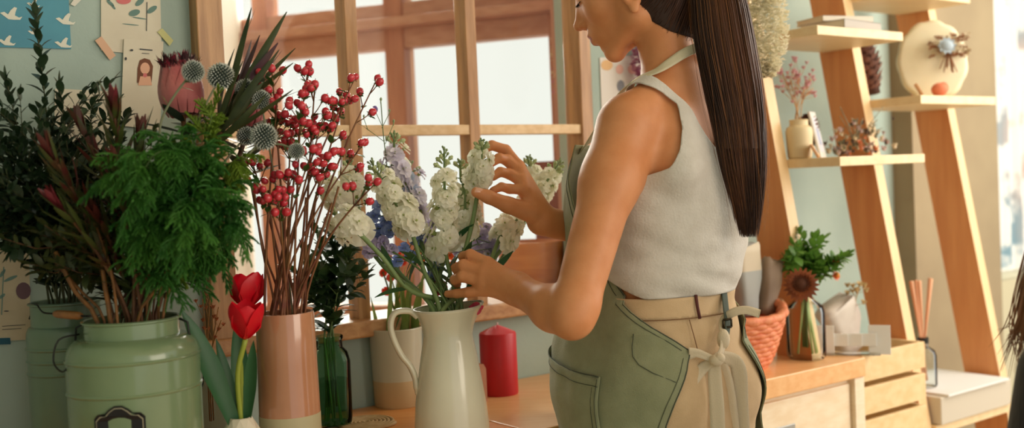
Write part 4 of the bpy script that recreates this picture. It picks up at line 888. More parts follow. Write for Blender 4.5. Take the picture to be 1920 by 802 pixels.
for s_ in (1, -1):
    b.tube([ap(s_*(edge(z)-4.5 if z < 1.3 else 40), z, .0025) for z in [.5+.01*i for i in range(46)]], .0006, 4); b.tube([ap(s_*(edge(z)-5.5), z, .0025) for z in [.962+.0095*i for i in range(36)]], .0006, 4)
    b.tube([ap(s_*(edge(z)-.6), z, .0015) for z in zs], .0011, 5)
b.tube([ap(d, 1.303, .0025) for d in range(-42, 43, 4)], .0006, 4)
b.tube([ap(d, z, .0028) for d, z in ((118, .992), (117, .970), (118, .955), (122, .942), (130, .930), (143, .915))], .0007, 4)
b.build('apron_stitching', SEAM, ME)
for s_ in (1, -1):
    pv = []; pf = []; nz_, nj = 22, 22
    for i in range(nz_+1):
        for j in range(nj+1):
            dg = 14+(99-14)*j/nj; zt = .930-.012*(j/nj) + .018*((j/nj-1)**2); z = .66+(zt-.66)*i/nz_; pv.append(ap(s_*dg, z, .0042+.003*(i == nz_)*math.sin(math.pi*j/nj)))
    for i in range(nz_):
        for j in range(nj): a = i*(nj+1)+j; f = (a, a+1, a+nj+2, a+nj+1); pf.append(f if s_ > 0 else f[::-1])
    mesh_obj('apron_pocket', pv, pf, APR, ME, solid=.0015)
    b = MB(); top = lambda dg: .930-.012*((dg-14)/85)+.018*(((dg-14)/85)-1)**2
    b.tube([ap(s_*d, top(d)-.016, .0065) for d in range(14, 99, 4)], .0006, 4); b.tube([ap(s_*d, top(d), .0068) for d in range(14, 100, 4)], .001, 4); b.tube([ap(s_*97, z, .0065) for z in [.66+.02*i for i in range(13)]]+[ap(s_*97, .914, .0065)], .0006, 4); b.tube([ap(s_*94, z, .0065) for z in [.66+.02*i for i in range(13)]], .0006, 4); b.build('pocket_stitching', SEAM, ME)
# halter strap round the neck
half = [bp(.0, -.071, 1.462), bp(.030, -.064, 1.453), bp(.055, -.051, 1.437), bp(.073, -.036, 1.424), bp(.088, .0, 1.412), bp(.088, .035, 1.392), bp(.078, .085, 1.355), bp(.070, .135, 1.315), ap(24, 1.30, .003)]
nh = [Vector((0, 0, .5))-BF, Vector((0, 0, .6))-BF+BL*.5, Vector((0, 0, .8))-BF*.7+BL*.8, Vector((0, 0, 1))+BL*.7-BF*.3, Vector((0, 0, 1))+BL*.5, Vector((0, 0, 1))+BF*.4+BL*.3, Vector((0, 0, .5))+BF, BF+Vector((0, 0, .2)), BF]
def mir(v, isn=False): o = Vector((0, 0, 0)) if isn else BO; q = v-o; return v-BL*2*q.dot(BL)
path_h = [mir(q) for q in half[:0:-1]]+half; nrm_h = [mir(q, True) for q in nh[:0:-1]]+nh
ribbon('neck_strap', path_h, [.017], nrm_h, mat('cream_strap', rgb(226, 216, 186), .8, bump=.3, bscale=500), ME, th=.002, n=5)
# waist ties
bk = -BF
tieA = [ap(152, .957, .003), tb(158, .957, .017), tb(164, .950, .022), tb(168, .945, .028)]; ribbon('waist_tie', tieA, [.020, .014, .012, .010], -BF+BL*.2, TIE, ME, n=5, fold=.25)
K = tb(168, .944, .030); SB = tb(176, .975, .026)
ribbon('waist_tie', [K, lerp(K, SB, .5)-BF*.004, SB], [.012, .013, .018], -BF, TIE, ME, n=5, fold=.2)
b = MB(); b.ball(K, (.012, .012, .010), 12, 8); b.ball(K+Vector((.005, -.004, .004)), (.009, .008, .008), 10, 7); b.build('tie_knot', TIE, ME)
b = MB(); b.ball(SB, (.011, .010, .017), 12, 8); b.build('tie_knot', TIE, ME)
def px(*q): return P(*q)
ribbon('tie_loop', [K, px(1318, 690, 1.752), px(1290, 722, 1.738), px(1276, 728, 1.735)], [.012, .018, .021, .021], CP-K, TIE, ME, n=6, fold=.1)
ribbon('tie_loop', [px(1276, 724, 1.739), px(1290, 712, 1.744), px(1312, 690, 1.758), K], [.021, .020, .017, .012], CP-K, TIE, ME, n=6, fold=.1)
ribbon('tie_tail', [K, px(1340, 700, 1.748), px(1344, 760, 1.742), px(1347, 830, 1.740), px(1350, 900, 1.745)], [.012, .022, .024, .024, .024], CP-K, TIE, ME, n=6, fold=.06)
ribbon('tie_loop', [K, px(1350, 668, 1.770), px(1376, 676, 1.782), px(1386, 700, 1.785), px(1388, 760, 1.788), px(1392, 860, 1.790)], [.012, .018, .024, .026, .027, .030], CP-K, TIE, ME, n=6, fold=.08)
ribbon('tie_tail', [px(1346, 672, 1.775), px(1358, 700, 1.782), px(1366, 760, 1.785), px(1372, 860, 1.790)], [.016, .022, .028, .034], CP-K, TIE, ME, n=6, fold=.15)
ribbon('tie_tail', [SB, px(1356, 602, 1.790), px(1374, 586, 1.782), px(1398, 581, 1.778), px(1425, 588, 1.775)], [.012, .014, .015, .015, .015], Vector((-.2, -1, .6)), TIE, ME, n=6, fold=.08)
b = MB(); q = tb(183, .998, .020); b.tube([q+Vector((-.008, -.002, .006)), q+Vector((.006, -.002, .007))], .0022, 6); b.tube([q+Vector((-.008, -.002, -.007)), q+Vector((.006, -.002, -.006))], .0022, 6); b.tube([q+Vector((-.008, -.002, -.007)), q+Vector((-.008, -.002, .006))], .0018, 6); b.tube([q+Vector((.006, -.002, -.006)), q+Vector((.006, -.002, .007))], .0018, 6)
b.build('strap_buckle', mat('antique_brass', rgb(70, 62, 48), .4, .8), ME)
ribbon('apron_side_strap', [tb(192, 1.050, .010), tb(187, 1.020, .016), tb(184, .998, .018), tb(180, .978, .022)], [.016, .016, .015, .012], bk, mat('dark_sage_tape', rgb(78, 88, 78), .85), ME, n=5)
# hair
hair_p = [Ell(hp(0, -.012, .035), HA, (.074, .096, .085), .02), Ell(hp(0, -.050, -.010), HA, (.062, .056, .070), .03), Cone(hp(.048, -.004, -.03), hp(.044, .0, -.06), .022, .014, .02), Cone(hp(-.048, -.004, -.03), hp(-.044, .0, -.06), .022, .014, .02)]+neck_p+[Ell(hp(.036, .052, -.026), HA, (.024, .022, .022), .02), Ell(hp(-.036, .052, -.026), HA, (.024, .022, .022), .02)]
cv_, cq = isomesh(hair_p, .004, iso=.0035, lo=np.array([-9, -9, 1.40])); q = (cv_-npv(HO)) @ np.array(HA).T
line = np.interp(q[:, 1], [-.2, -.075, -.054, -.039, -.017, -.009, .0, .012, .039, .058, .075, .12], [-.16, -.155, -.140, -.126, -.094, -.07, -.030, -.026, -.020, .004, .04, .06])
g = q[:, 2]-line; nz = vnormals(cv_, cq); cv_ = cv_+nz*(np.clip(g/.05, 0, 1)*.006-.0032)[:, None]
cv2, cf2 = clipmesh(cv_, cq, g); hc = mesh_obj('hair', cv2, cf2, mat('hair_base', rgb(48, 28, 18), .8), ME, solid=.001)
TIEP = hp(0, -.122, .050)
def strands(name, gen, N, M_, r0, m, parent):
    allv = []; F_ = []; base = 0; tri = np.array([[math.cos(a), math.sin(a)] for a in (0, 2.094, 4.189)])
    pts = np.array([gen(i) for i in range(N)])                       # N x M x 3
    d = np.gradient(pts, axis=1); d /= np.linalg.norm(d, axis=2, keepdims=True)+1e-9
    ref = npv(CF); x = np.cross(d, ref); x /= np.linalg.norm(x, axis=2, keepdims=True)+1e-9; y = np.cross(d, x)
    taper = np.interp(np.linspace(0, 1, M_), [0, .1, .8, 1], [.7, 1, .8, .15])*r0
    V = pts[:, :, None, :]+(x[:, :, None, :]*tri[None, None, :, 0:1]+y[:, :, None, :]*tri[None, None, :, 1:2])*taper[None, :, None, None]
    V = V.reshape(-1, 3); s_ = np.arange(N)[:, None, None]*(M_*3)+np.arange(M_-1)[None, :, None]*3; j = np.arange(3)[None, None, :]; a = s_+j; b_ = s_+(j+1) % 3
    Q_ = np.stack([a, b_, b_+3, a+3], -1).reshape(-1, 4); return mesh_obj(name, V, Q_, m, parent)
rng = np.random.RandomState(3)
TAILK = [(-.02, TIEP, .010, .010), (.06, P(1315, -95, 1.80), .030, .024), (.14, P(1344, -30, 1.785), .045, .028), (.24, P(1355, 60, 1.775), .052, .028), (.42, P(1374, 160, 1.768), .052, .026), (.58, P(1387, 240, 1.768), .047, .024), (.74, P(1395, 320, 1.768), .041, .020), (.86, P(1401, 385, 1.772), .030, .014), (1.0, P(1405, 452, 1.775), .018, .010)]
TT = [k[0] for k in TAILK]; TC = np.array([list(k[1]) for k in TAILK]); TW = [k[2] for k in TAILK]; TD = [k[3] for k in TAILK]
def tail_at(t): return np.array([np.interp(t, TT, TC[:, i]) for i in range(3)]), float(np.interp(t, TT, TW)), float(np.interp(t, TT, TD))
clump = rng.uniform(-1, 1, (46, 2))
def smooth_tail():
    n_ = 80; t = np.linspace(0, 1, n_); c = np.stack([np.interp(t, TT, TC[:, i]) for i in range(3)], 1); w = np.interp(t, TT, TW); d = np.interp(t, TT, TD); k = np.ones(9)/9
    pad = lambda a: np.concatenate([[a[0]]*4, a, [a[-1]]*4]); c = np.stack([np.convolve(pad(c[:, i]), k, 'valid') for i in range(3)], 1); w = np.convolve(pad(w), k, 'valid'); d = np.convolve(pad(d), k, 'valid'); return t, c, w, d
ST, SCn, SWd, SDp = smooth_tail(); Rr, Cc = npv(CR), npv(-CF)
def tail_strand(i, out=1.0, wild=0.0):
    M_ = 30; cl = clump[rng.randint(46)]; a = rng.uniform(0, 2*math.pi); r = math.sqrt(rng.uniform(0, 1)); u, v = r*math.cos(a), r*math.sin(a); end = 1.0-abs(rng.normal(0, .11)); end = max(end, .5)
    t = np.linspace(0, end, M_); c = np.stack([np.interp(t, ST, SCn[:, k]) for k in range(3)], 1); w = np.interp(t, ST, SWd); d = np.interp(t, ST, SDp); s_ = t/max(end, .01); f = (s_**2)*.30
    uu = u*(1-f)+cl[0]*.8*f; vv = v*(1-f)+cl[1]*.7*f; ph = rng.uniform(0, 6.28); amp = .0011+.004*wild
    off = amp*np.sin(t*rng.uniform(6, 14)+ph)*s_+wild*rng.uniform(-1, 1)*.02*s_**2
    return c+Rr*(uu*w*out+off)[:, None]+Cc*(vv*d)[:, None]
strands('ponytail', lambda i: tail_strand(i), 2300, 30, .00085, HAIR, ME)
strands('ponytail_light_strands', lambda i: tail_strand(i, 1.0, .10), 260, 30, .00055, HAIR2, ME)
strands('ponytail_flyaways', lambda i: tail_strand(i, 1.12, .9), 70, 30, .00030, HAIR2, ME)
b = MB(); n_ = 20; vs = []; fs = []
for i in range(0, 54, 2):
    for j in range(n_): a = 2*math.pi*j/n_; vs.append(SCn[i]+Rr*(.86*SWd[i]*math.cos(a))+Cc*(.8*SDp[i]*math.sin(a)))
for i in range(26):
    for j in range(n_): fs.append((i*n_+j, i*n_+(j+1) % n_, (i+1)*n_+(j+1) % n_, (i+1)*n_+j))
b.add(vs, fs); b.build('ponytail_core', HAIR, ME)
b = MB(); x, y, _ = frame_of(Vector(TC[1]-TC[0])); b.tube([TIEP+(x*math.cos(a)+y*math.sin(a))*.014+Vector(TC[1]-TC[0]).normalized()*.008 for a in [i*math.pi/8 for i in range(17)]], .0035, 6, cap=False); b.build('hair_tie', mat('hair_tie', rgb(30, 24, 24), .7), ME)
cvn = cv_[(g > -.007)]; idx = rng.randint(0, len(cvn), 4500)
def cap_strand(i):
    p = cvn[idx[i]]; T = npv(TIEP); C0 = npv(hp(0, -.02, .02)); s_ = np.linspace(0, 1, 14)[:, None]; q = p+(T-p)*s_; r0 = np.linalg.norm(p-C0); r1 = np.linalg.norm(T-C0); d = q-C0; L_ = np.linalg.norm(d, axis=1, keepdims=True)
    rad = (r0*(1-s_)+r1*s_); return C0+d/L_*(L_*.35+rad*.65+.006*np.sin(math.pi*s_)+.0030+.0012*((i*7)%5)/5)
strands('hair_strands', cap_strand, 4500, 14, .0005, HAIR, ME)
for sx in (1, -1):
    b = MB()
    for k in range(16):                                              # lashes along the lowered lid
        a = -1.1+2.2*k/15; p = hp(.031*sx+.0125*math.sin(a), .0715+.0128*math.cos(a), -.0035); d = hf*.9*math.cos(a)+hl*math.sin(a)*.6-hu*.45; b.tube([p, p+d*.0045, p+d*.0085+hu*.0015], [.0005, .0004, .0001], 4)
    b.tube([hp(.031*sx+.0128*math.sin(a), .0712+.0130*math.cos(a), -.0035) for a in [-1.2+.2*k for k in range(13)]], .0007, 5); b.build('eyelashes', mat('lash', rgb(28, 18, 14), .7), ME)
    b = MB(); ref = []
    for k in range(26): x0 = .014+.034*k/25; p = hp(x0*sx, .086-.5*(x0-.02)**2*20 if x0 > .02 else .086, .022+.004*math.sin(k/8)); b.tube([p, p+hl*sx*.005+hu*.002], [.0006, .0002], 4)
    b.build('eyebrow', mat('brow', rgb(44, 28, 20), .7), ME)
# ---- seated customer at the right edge of the frame, mostly outside it
O2 = Vector((.862, 1.42, 0)); F2 = Vector((-.35, .94, 0)).normalized(); L2 = Vector((-F2.y, F2.x, 0))
def b2(x, y, z): return O2+L2*x+F2*y+Vector((0, 0, z))
T2 = Stack([(.44, .17, .12, 0, 0), (.55, .16, .115, 0, 0), (.68, .135, .10, 0, 0), (.80, .15, .11, 0, 0), (.92, .165, .11, 0, 0), (.985, .13, .08, 0, 0), (1.02, .07, .06, 0, 0)], O2, L2, F2, 2.2)
A2 = []
for s_ in (1, -1): A2 += [Cone(b2(.165*s_, 0, .965), b2(.215*s_, .03, .70), .056, .044, .03), Cone(b2(.215*s_, .03, .70), b2(.12*s_, .22, .62), .044, .034, .02)]
l2 = []
for s_ in (1, -1): l2 += [Cone(b2(.09*s_, .02, .53), b2(.11*s_, .40, .52), .085, .062, .03), Cone(b2(.11*s_, .40, .52), b2(.11*s_, .36, .10), .062, .05, .02)]
P2 = thing('person', 'person seated at the picture edge in a black ribbed sweater with light brown hair', 'person', (O2.x, O2.y, 0))
H2 = b2(.0, .06, 1.18); HX = [list(L2), list(F2), [0, 0, 1]]
hd2 = [Cone(b2(0, 0, .98), b2(0, .03, 1.10), .05, .047, .03), Ell(H2, HX, (.072, .092, .10), .02), Ell(H2+F2*.05-Vector((0, 0, .06)), HX, (.045, .04, .055), .03), Cone(H2+F2*.085, H2+F2*.108-Vector((0, 0, .03)), .006, .010, .01), Ell(H2+F2*.09-Vector((0, 0, .058)), HX, (.018, .008, .010), .006)]
hn2 = []
for s_ in (1, -1):
    w2 = b2(.12*s_, .22, .62)
    for k in range(4): m2 = w2+F2*.07+L2*(-.02*s_+.018*(k-1.5)); hn2 += [Cone(w2, m2, .022, .011, .012)]+finger([m2, m2+F2*.03-Vector((0, 0, .012)), m2+F2*.045-Vector((0, 0, .035))], [.0085, .0078, .007])
    hn2 += finger([w2+F2*.02, w2+F2*.045-L2*.035*s_, w2+F2*.07-L2*.04*s_], [.013, .010, .008], .008)
v2, q2 = isomesh(hd2+hn2+[T2], .006); mesh_obj('body', v2, q2, SKIN, P2)
BLK = mat('black_rib_knit', rgb(34, 32, 36), .85, c2=rgb(22, 20, 24), scale=60, stretch=(1, 1, .1), bump=.8, bscale=260, sheen=.2)
v2, q2 = isomesh([T2]+A2, .007, iso=.008); X2 = v2[:, 2]; cv, cf = clipmesh(v2, q2, 1.012-X2); mesh_obj('sweater', cv, cf, BLK, P2)
v2, q2 = isomesh(l2+[Stack([(.44, .17, .12, 0, 0), (.58, .16, .115, 0, 0)], O2, L2, F2, 2.2)], .008, iso=.004); mesh_obj('trousers', v2, q2, mat('dark_denim', rgb(50, 56, 72), .8), P2)
for s_ in (1, -1):
    b = MB(); M_ = Matrix((L2, F2, Vector((0, 0, 1)))).transposed(); b.ball(b2(.11*s_, .41, .05), (.043, .115, .048), 14, 8, M=M_); b.tube([b2(.11*s_, .36, .04), b2(.11*s_, .36, .12)], .05, 12); b.build('shoe', mat('black_leather', rgb(30, 28, 28), .5), P2)
HB = mat('light_brown_hair', rgb(168, 112, 64), .45, c2=rgb(140, 88, 50), scale=20)
rs2 = np.random.RandomState(5)
def hs(i):
    a = rs2.uniform(math.pi*.28, math.pi*1.72); c0 = npv(H2); rr = .088+rs2.uniform(0, .012); top = c0+npv(F2)*(.03*math.cos(a))+npv(L2)*(.02*math.sin(a))+np.array([0, 0, .108]); dr = npv(F2)*math.cos(a)+npv(L2)*math.sin(a)
    side = c0+dr*rr*1.06; low = c0+dr*(rr*1.02+rs2.uniform(0, .045))+np.array([0, 0, -.15]); end = low+dr*rs2.uniform(-.02, .03)+np.array([0, 0, -rs2.uniform(.02, .10)]); ctl = [Vector(top), Vector(c0+dr*rr*.75+np.array([0, 0, .07])), Vector(side), Vector(low), Vector(end)]
    return np.array([list(q_) for q_ in catmull(ctl, 5)])
strands('hair', hs, 1400, 21, .0011, HB, P2)
st = thing('round_stool', 'wooden stool under the seated person in black', 'stool', (O2.x, O2.y, 0)); b = MB(); b.lathe([(0, 0), (.15, 0), (.16, .01), (.16, .025), (.15, .035), (0, .035)], 32, O2+Vector((0, 0, .405))); b.build('seat', M_WD_H, st)
for k in range(4):
    a = k*math.pi/2+.6; b = MB(); b.tube([O2+Vector((.11*math.cos(a), .11*math.sin(a), .41)), O2+Vector((.15*math.cos(a), .15*math.sin(a), 0))], [.014, .011], 10); b.build('leg', M_WD_V, st)
# ---------------------------------------------------------------- plants and flowers
G_DK = mat('leaf_dark', rgb(34, 52, 34), .38, c2=rgb(56, 78, 50), scale=25, transl=.12)
G_DK2 = mat('leaf_dark_olive', rgb(48, 60, 30), .45, c2=rgb(76, 84, 44), scale=20, transl=.2)
G_STEM = mat('stem_green', rgb(98, 122, 70), .5); G_STEMD = mat('stem_dark', rgb(72, 74, 42), .6); BRN = mat('stem_brown', rgb(112, 72, 40), .65, c2=rgb(84, 50, 30), scale=60)
G_FERN = mat('fern_green', rgb(54, 116, 48), .5, c2=rgb(96, 156, 62), scale=9, transl=.3); G_FERNY = mat('fern_yellow', rgb(124, 156, 52), .5, c2=rgb(150, 178, 66), scale=9, transl=.35)
LEU = mat('leucadendron_leaf', rgb(74, 84, 38), .45, c2=rgb(96, 42, 36), scale=14, sharp=(.50, .60), transl=.2); LEUR = mat('leucadendron_red', rgb(112, 32, 44), .4, c2=rgb(84, 56, 34), scale=12, transl=.2); LEUP = mat('leucadendron_purple', rgb(84, 40, 62), .4, c2=rgb(70, 76, 44), scale=7, transl=.15)
def stem_path(mouth, tip, dirn=None, sag=.0, inside=.16, n=12, spread=.0):
    """from inside the vessel, up through its mouth and out to the tip"""
    base = Vector((lerp(mouth.x, mouth.x-(tip.x-mouth.x)*.03, 1), lerp(mouth.y, mouth.y-(tip.y-mouth.y)*.03, 1), mouth.z-inside))
    h = (tip-mouth).length; c1 = mouth+Vector(((tip.x-mouth.x)*.25, (tip.y-mouth.y)*.25, h*.42)); 
    c2 = tip - (dirn or (tip-c1).normalized())*h*.25 if dirn else lerp(c1, tip, .6)
    return [base]+bez(mouth, c1, c2, tip, n)
def rnd_in(c, r): a = U(0, 6.283); q = r*math.sqrt(U(0, 1)); return c+Vector((q*math.cos(a), q*math.sin(a), 0))
lanc = lambda t: math.sin(math.pi*(t*.93+.05))**.75
# dark ruscus branches
def leafy_branch(mouth, tip, nm, label, cat, lmat, smat, L0=.028, w0=.013, start=.3, n_l=34, twigs=4, group=None, rad=.0016, inside=.16, bend=.5, droop=None, tl=.11):
    path = stem_path(mouth, tip, droop, inside=inside); base = path[0]
    root = thing(nm, label, cat, base, group)
    st = MB(); st.tube(path, [rad*(1.2-.8*i/len(path)) for i in range(len(path))], 6)
    lf = MB()
    def leaves_on(pts, n_, f0, Ls):
        m_ = len(pts)-1
        for k in range(n_):
            t = (f0+(1-f0)*k/(n_-1))*m_; i = min(int(t), m_-1); p = lerp(pts[i], pts[i+1], t-i); ax = (pts[i+1]-pts[i]).normalized()
            x, y, _ = frame_of(ax, Vector((0, 1, .3))); a = k*2.4+U(-.4, .4); dr = x*math.cos(a)+y*math.sin(a)
            f = k/(n_-1); open_ = .45+.5*(1-f); d = (dr*(1.0-.6*f**3)+ax*(.5+.6*f)).normalized()
            L_ = Ls*U(.75, 1.2)*(1-.35*f); lf.blade(p, d+Vector((0, 0, .1)), ax*.6+Vector((0, 0, .8))-d*.1, L_, w0*L_/L0*U(.85, 1.15), bend=U(.1, bend*1.6), seg=4, prof=lanc, cup=.15)
        lf.blade(pts[-1], ax, x, Ls*.7, w0*.6, bend=.2, seg=4, prof=lanc)
    leaves_on(path[1:], n_l, start, L0)
    for k in range(twigs):
        i = int(lerp(len(path)*.35, len(path)-3, U(0, 1))); p = path[i]; ax = (path[i+1]-path[i]).normalized(); x, y, _ = frame_of(ax); a = U(0, 6.28)
        d = (x*math.cos(a)+y*math.sin(a)+ax*.6).normalized(); L_ = tl*U(.6, 1.2); q = [p, p+d*L_*.5+Vector((0, 0, .005)), p+d*L_+Vector((0, 0, .03*L_/.1))]; st.tube(q, [rad*.7, rad*.5, rad*.3], 5)
        leaves_on(catmull(q, 3), 13, .15, L0*.9)
    st.build('stem', smat, root); lf.build('foliage', lmat, root); return root
M2 = CAN2+Vector((0, 0, .285)); M1 = CAN1+Vector((0, 0, .268))
rus = [(66, 22, 1.70, 0), (12, 150, 1.68, 0), (112, 160, 1.66, 0), (25, 265, 1.60, 0), (160, 262, 1.72, 0), (-25, 220, 1.66, 0), (60, 330, 1.56, 1), (178, 175, 1.74, 0), (-15, 400, 1.58, 1), (92, 330, 1.60, 0), (105, 380, 1.66, 1), (20, 470, 1.62, 2), (265, 300, 1.76, 1), (235, 225, 1.78, 0), (-40, 330, 1.60, 1), (170, 350, 1.70, 1)]
pos_words = ['tallest dark glossy branch reaching past the bird poster', 'dark branch at the left edge beside the tallest one', 'dark branch just right of the tallest glossy branch', 'low dark branch spreading under the left edge one', 'dark branch rising in front of the plain sheet', 'dark branch leaving the frame under the bird poster', 'dark branch drooping over the botanical print top', 'thin dark branch right of the plain sheet', 'dark branch hanging low over the pressed flower print', 'dark branch in the middle of the dark mass', 'short dark branch deep inside the dark mass', 'drooping dark twig hanging beside the tall can', 'dark branch behind the bright feathery fern', 'dark branch below the girl card', 'dark branch leaning out past the left edge', 'dark branch above the wooden can grip']
for i, (px, py, D, k) in enumerate(rus):
    tip = P(px, py, D); dr = Vector((tip.x-M2.x, tip.y-M2.y, -.1+.1*(2-k))).normalized() if k else None
    if k == 2: dr = Vector((-.3, -.3, -1)).normalized()
    leafy_branch(rnd_in(M2, .035), tip, 'ruscus_branch', pos_words[i], 'branch', G_DK, G_STEMD, L0=.034 if i < 3 else .032, w0=.0165, n_l=(64 if i == 0 else 44) if i < 3 else 50, twigs=[8, 8, 8][k] if i != 0 else 4, start=.10, group='dark branches in the tall green can', droop=dr)
for i, (px, py, D) in enumerate(((150, 420, 1.58), (215, 400, 1.66), (300, 430, 1.72), (255, 350, 1.66), (120, 480, 1.62), (330, 380, 1.7), (190, 300, 1.70), (60, 430, 1.6), (355, 460, 1.7))):
    leafy_branch(rnd_in(M1, .04), P(px, py, D), 'olive_branch', ['olive green twiggy branch over the can shoulder, first from the tall can', 'dark twiggy sprig straight above the milk can label', 'dark twiggy sprig under the fern on its tulip side', 'dark twiggy sprig between red leaves and fern', 'dark twiggy sprig hanging over the wooden grip', 'dark twiggy sprig under the protea', 'dark twiggy sprig standing between red leaf shoots', 'dark twiggy sprig toward the botanical print', 'dark twiggy sprig lowest above the tulip leaves'][i], 'branch', G_DK2, BRN, L0=.034, w0=.014, n_l=34, twigs=8, start=.15, tl=.10, group='twiggy sprigs in the milk can')
# bare ochre stems in the can mouth
M_OCH = mat('ochre_stem', rgb(150, 96, 40), .6, c2=rgb(96, 66, 34), scale=40)
for i in range(14):
    m = rnd_in(M1, .055); top = m+Vector(((m.x-M1.x)*1.2+U(-.03, .03), U(-.02, .02), U(.08, .15)))
    b = MB(); pts = [m-Vector((0, 0, .12)), m, lerp(m, top, .5)+jit(.006), top]; b.tube(catmull(pts, 3), U(.0016, .0036), 6)
    tagp(b.build('bare_stem', M_OCH, loc=m), 'bare brown stem rising from the milk can mouth', 'stem', 'bare stems in the milk can')
# leucadendron
def leucadendron(mouth, tip, label, nl=24, L0=.058, w0=.0085, m1=LEU, m2=LEUR, flare=1.0, dirn=None, col=.075, inside=.16, group='red tipped leaf shoots'):
    path = stem_path(mouth, tip, dirn, inside=inside); root = thing('leucadendron_shoot', label, 'shoot', path[0], group)
    st = MB(); st.tube(path, [.0026]*len(path), 6); st.build('stem', BRN, root); lf = MB(); tf = MB()
    ax = (path[-1]-path[-2]).normalized(); x, y, _ = frame_of(ax)
    for k in range(nl):
        f = k/nl; a = k*2.4; dr = x*math.cos(a)+y*math.sin(a); p = tip-ax*(1-f)*col*2.2
        d = dr*flare*(1-.65*f)+ax; lf.blade(p, d, ax-dr*.3 if f < .6 else -dr+ax*.2, L0*U(.8, 1.2), w0*U(.85, 1.1), bend=U(-.5, .1), seg=5, prof=lanc, cup=.25)
    for k in range(5):
        a = k*1.256; dr = x*math.cos(a)+y*math.sin(a); tf.blade(tip, dr*.28+ax, -dr+ax*.2, L0*.8, w0*1.25, bend=U(-.3, .1), seg=5, prof=lanc, cup=.3)
    lf.build('foliage', m1, root); tf.build('red_tip', m2, root); return root
for (px, py, D, lb, kw) in [
    (103, 300, 1.54, 'reddish leaf shoot standing in front of the plain sheet, lowest of these shoots', {}), (215, 215, 1.56, 'red tipped shoot pointing up beside the girl card, with maroon bud', {'nl': 30}),
    (220, 330, 1.52, 'olive shoot with red veins below the maroon one', {}), (160, 250, 1.6, 'slim olive shoot between the two red shoots', {'nl': 20}), (262, 270, 1.60, 'leaf shoot leaning toward the protea', {'flare': .8}),
    (120, 395, 1.5, 'dim leaf shoot low above the wooden grip', {}), (190, 420, 1.55, 'dim leaf shoot above the milk can shoulder', {'flare': .9})]:
    leucadendron(rnd_in(M1, .04), P(px, py, D), lb, **kw)
leucadendron(rnd_in(M1, .03), P(432, 205, 1.72), 'tall shoot with long purple willow leaves before the window', nl=9, L0=.165, w0=.012, m1=G_DK2, m2=LEUP, flare=.7, col=.02)
leucadendron(rnd_in(M1, .03), P(418, 245, 1.68), 'shoot of long olive leaves in front of the purple one', nl=10, L0=.125, w0=.012, m1=G_DK2, m2=G_DK2, flare=1.0, col=.02)
# protea
PR = mat('protea_bract', rgb(222, 132, 128), .6, c2=rgb(186, 84, 90), scale=14, transl=.12, sheen=.4); PRW = mat('protea_down', rgb(222, 190, 186), .85, sheen=.6); PRD = mat('protea_tuft', rgb(52, 14, 22), .8, c2=rgb(140, 24, 50), scale=90, sharp=(.5, .62))
def protea(mouth, c, r, h, tilt, label):
    ax = Vector(tilt).normalized(); x, y, _ = frame_of(ax); base = c-ax*h*.5; path = stem_path(mouth, base, ax)
    root = thing('protea', label, 'flower', path[0], 'proteas in the milk can'); st = MB(); st.tube(path, [.004]*len(path), 8); st.build('stem', BRN, root)
    pt = MB(); pw = MB(); tf = MB()
    for row in range(5):
        n_ = 13-row; f = row/4
        for k in range(n_):
            a = 2*math.pi*(k+.5*(row % 2))/n_; dr = x*math.cos(a)+y*math.sin(a); rr = r*(.55+.1*(4-row)/4); L_ = h*(.62+.30*f)
            p0 = base+dr*r*.35+ax*h*.02*row; d = dr*.62+ax
            pt.blade(p0+dr*.003*(4-row), d, dr*1.0, L_, r*.52, bend=.85, seg=6, prof=lambda t: (.5+.75*t if t < .6 else max(.04, .95*(1-((t-.6)/.4)**2.2))), cup=-.32)
            if row > 1: pw.blade(p0+dr*.0015*(4-row)-dr*.0012, d, dr, L_*1.04, r*.56, bend=.85, seg=6, prof=lambda t: (.5+.75*t if t < .6 else max(.04, .98*(1-((t-.6)/.4)**2.6))), cup=-.32)
    for k in range(300):
        a = U(0, 6.28); q = r*math.sqrt(U(0.1, .95)); dr = x*math.cos(a)+y*math.sin(a); p0 = base+ax*h*.75+dr*q*.85
        tf.blade(p0, ax+dr*U(-.5, .5)+jit(.3), dr, h*U(.2, .32)*(1.05-.15*(q/r)), .0028, bend=U(-.8, .8), seg=3)
    pt.build('bracts', PR, root); pw.build('bract_down', PRW, root); tf.build('tuft', PRD, root)
    lv = MB()
    for k in range(16):
        a = k*2.4; dr = x*math.cos(a)+y*math.sin(a); lv.blade(base-ax*(.005+k*.006), dr+ax*.4, ax, .07, .018, bend=.2, seg=5, prof=lanc)
    lv.build('foliage', G_DK, root); return root
protea(M1+Vector((.01, 0, 0)), P(338, 160, 1.70), .037, .098, (-.08, .1, 1), 'large pink protea bud above the fern, its dark crown against the wall')
protea(M1+Vector((.03, .02, 0)), P(462, 190, 1.80), .027, .09, (.05, .1, 1), 'smaller pink protea behind the spiky thistles')
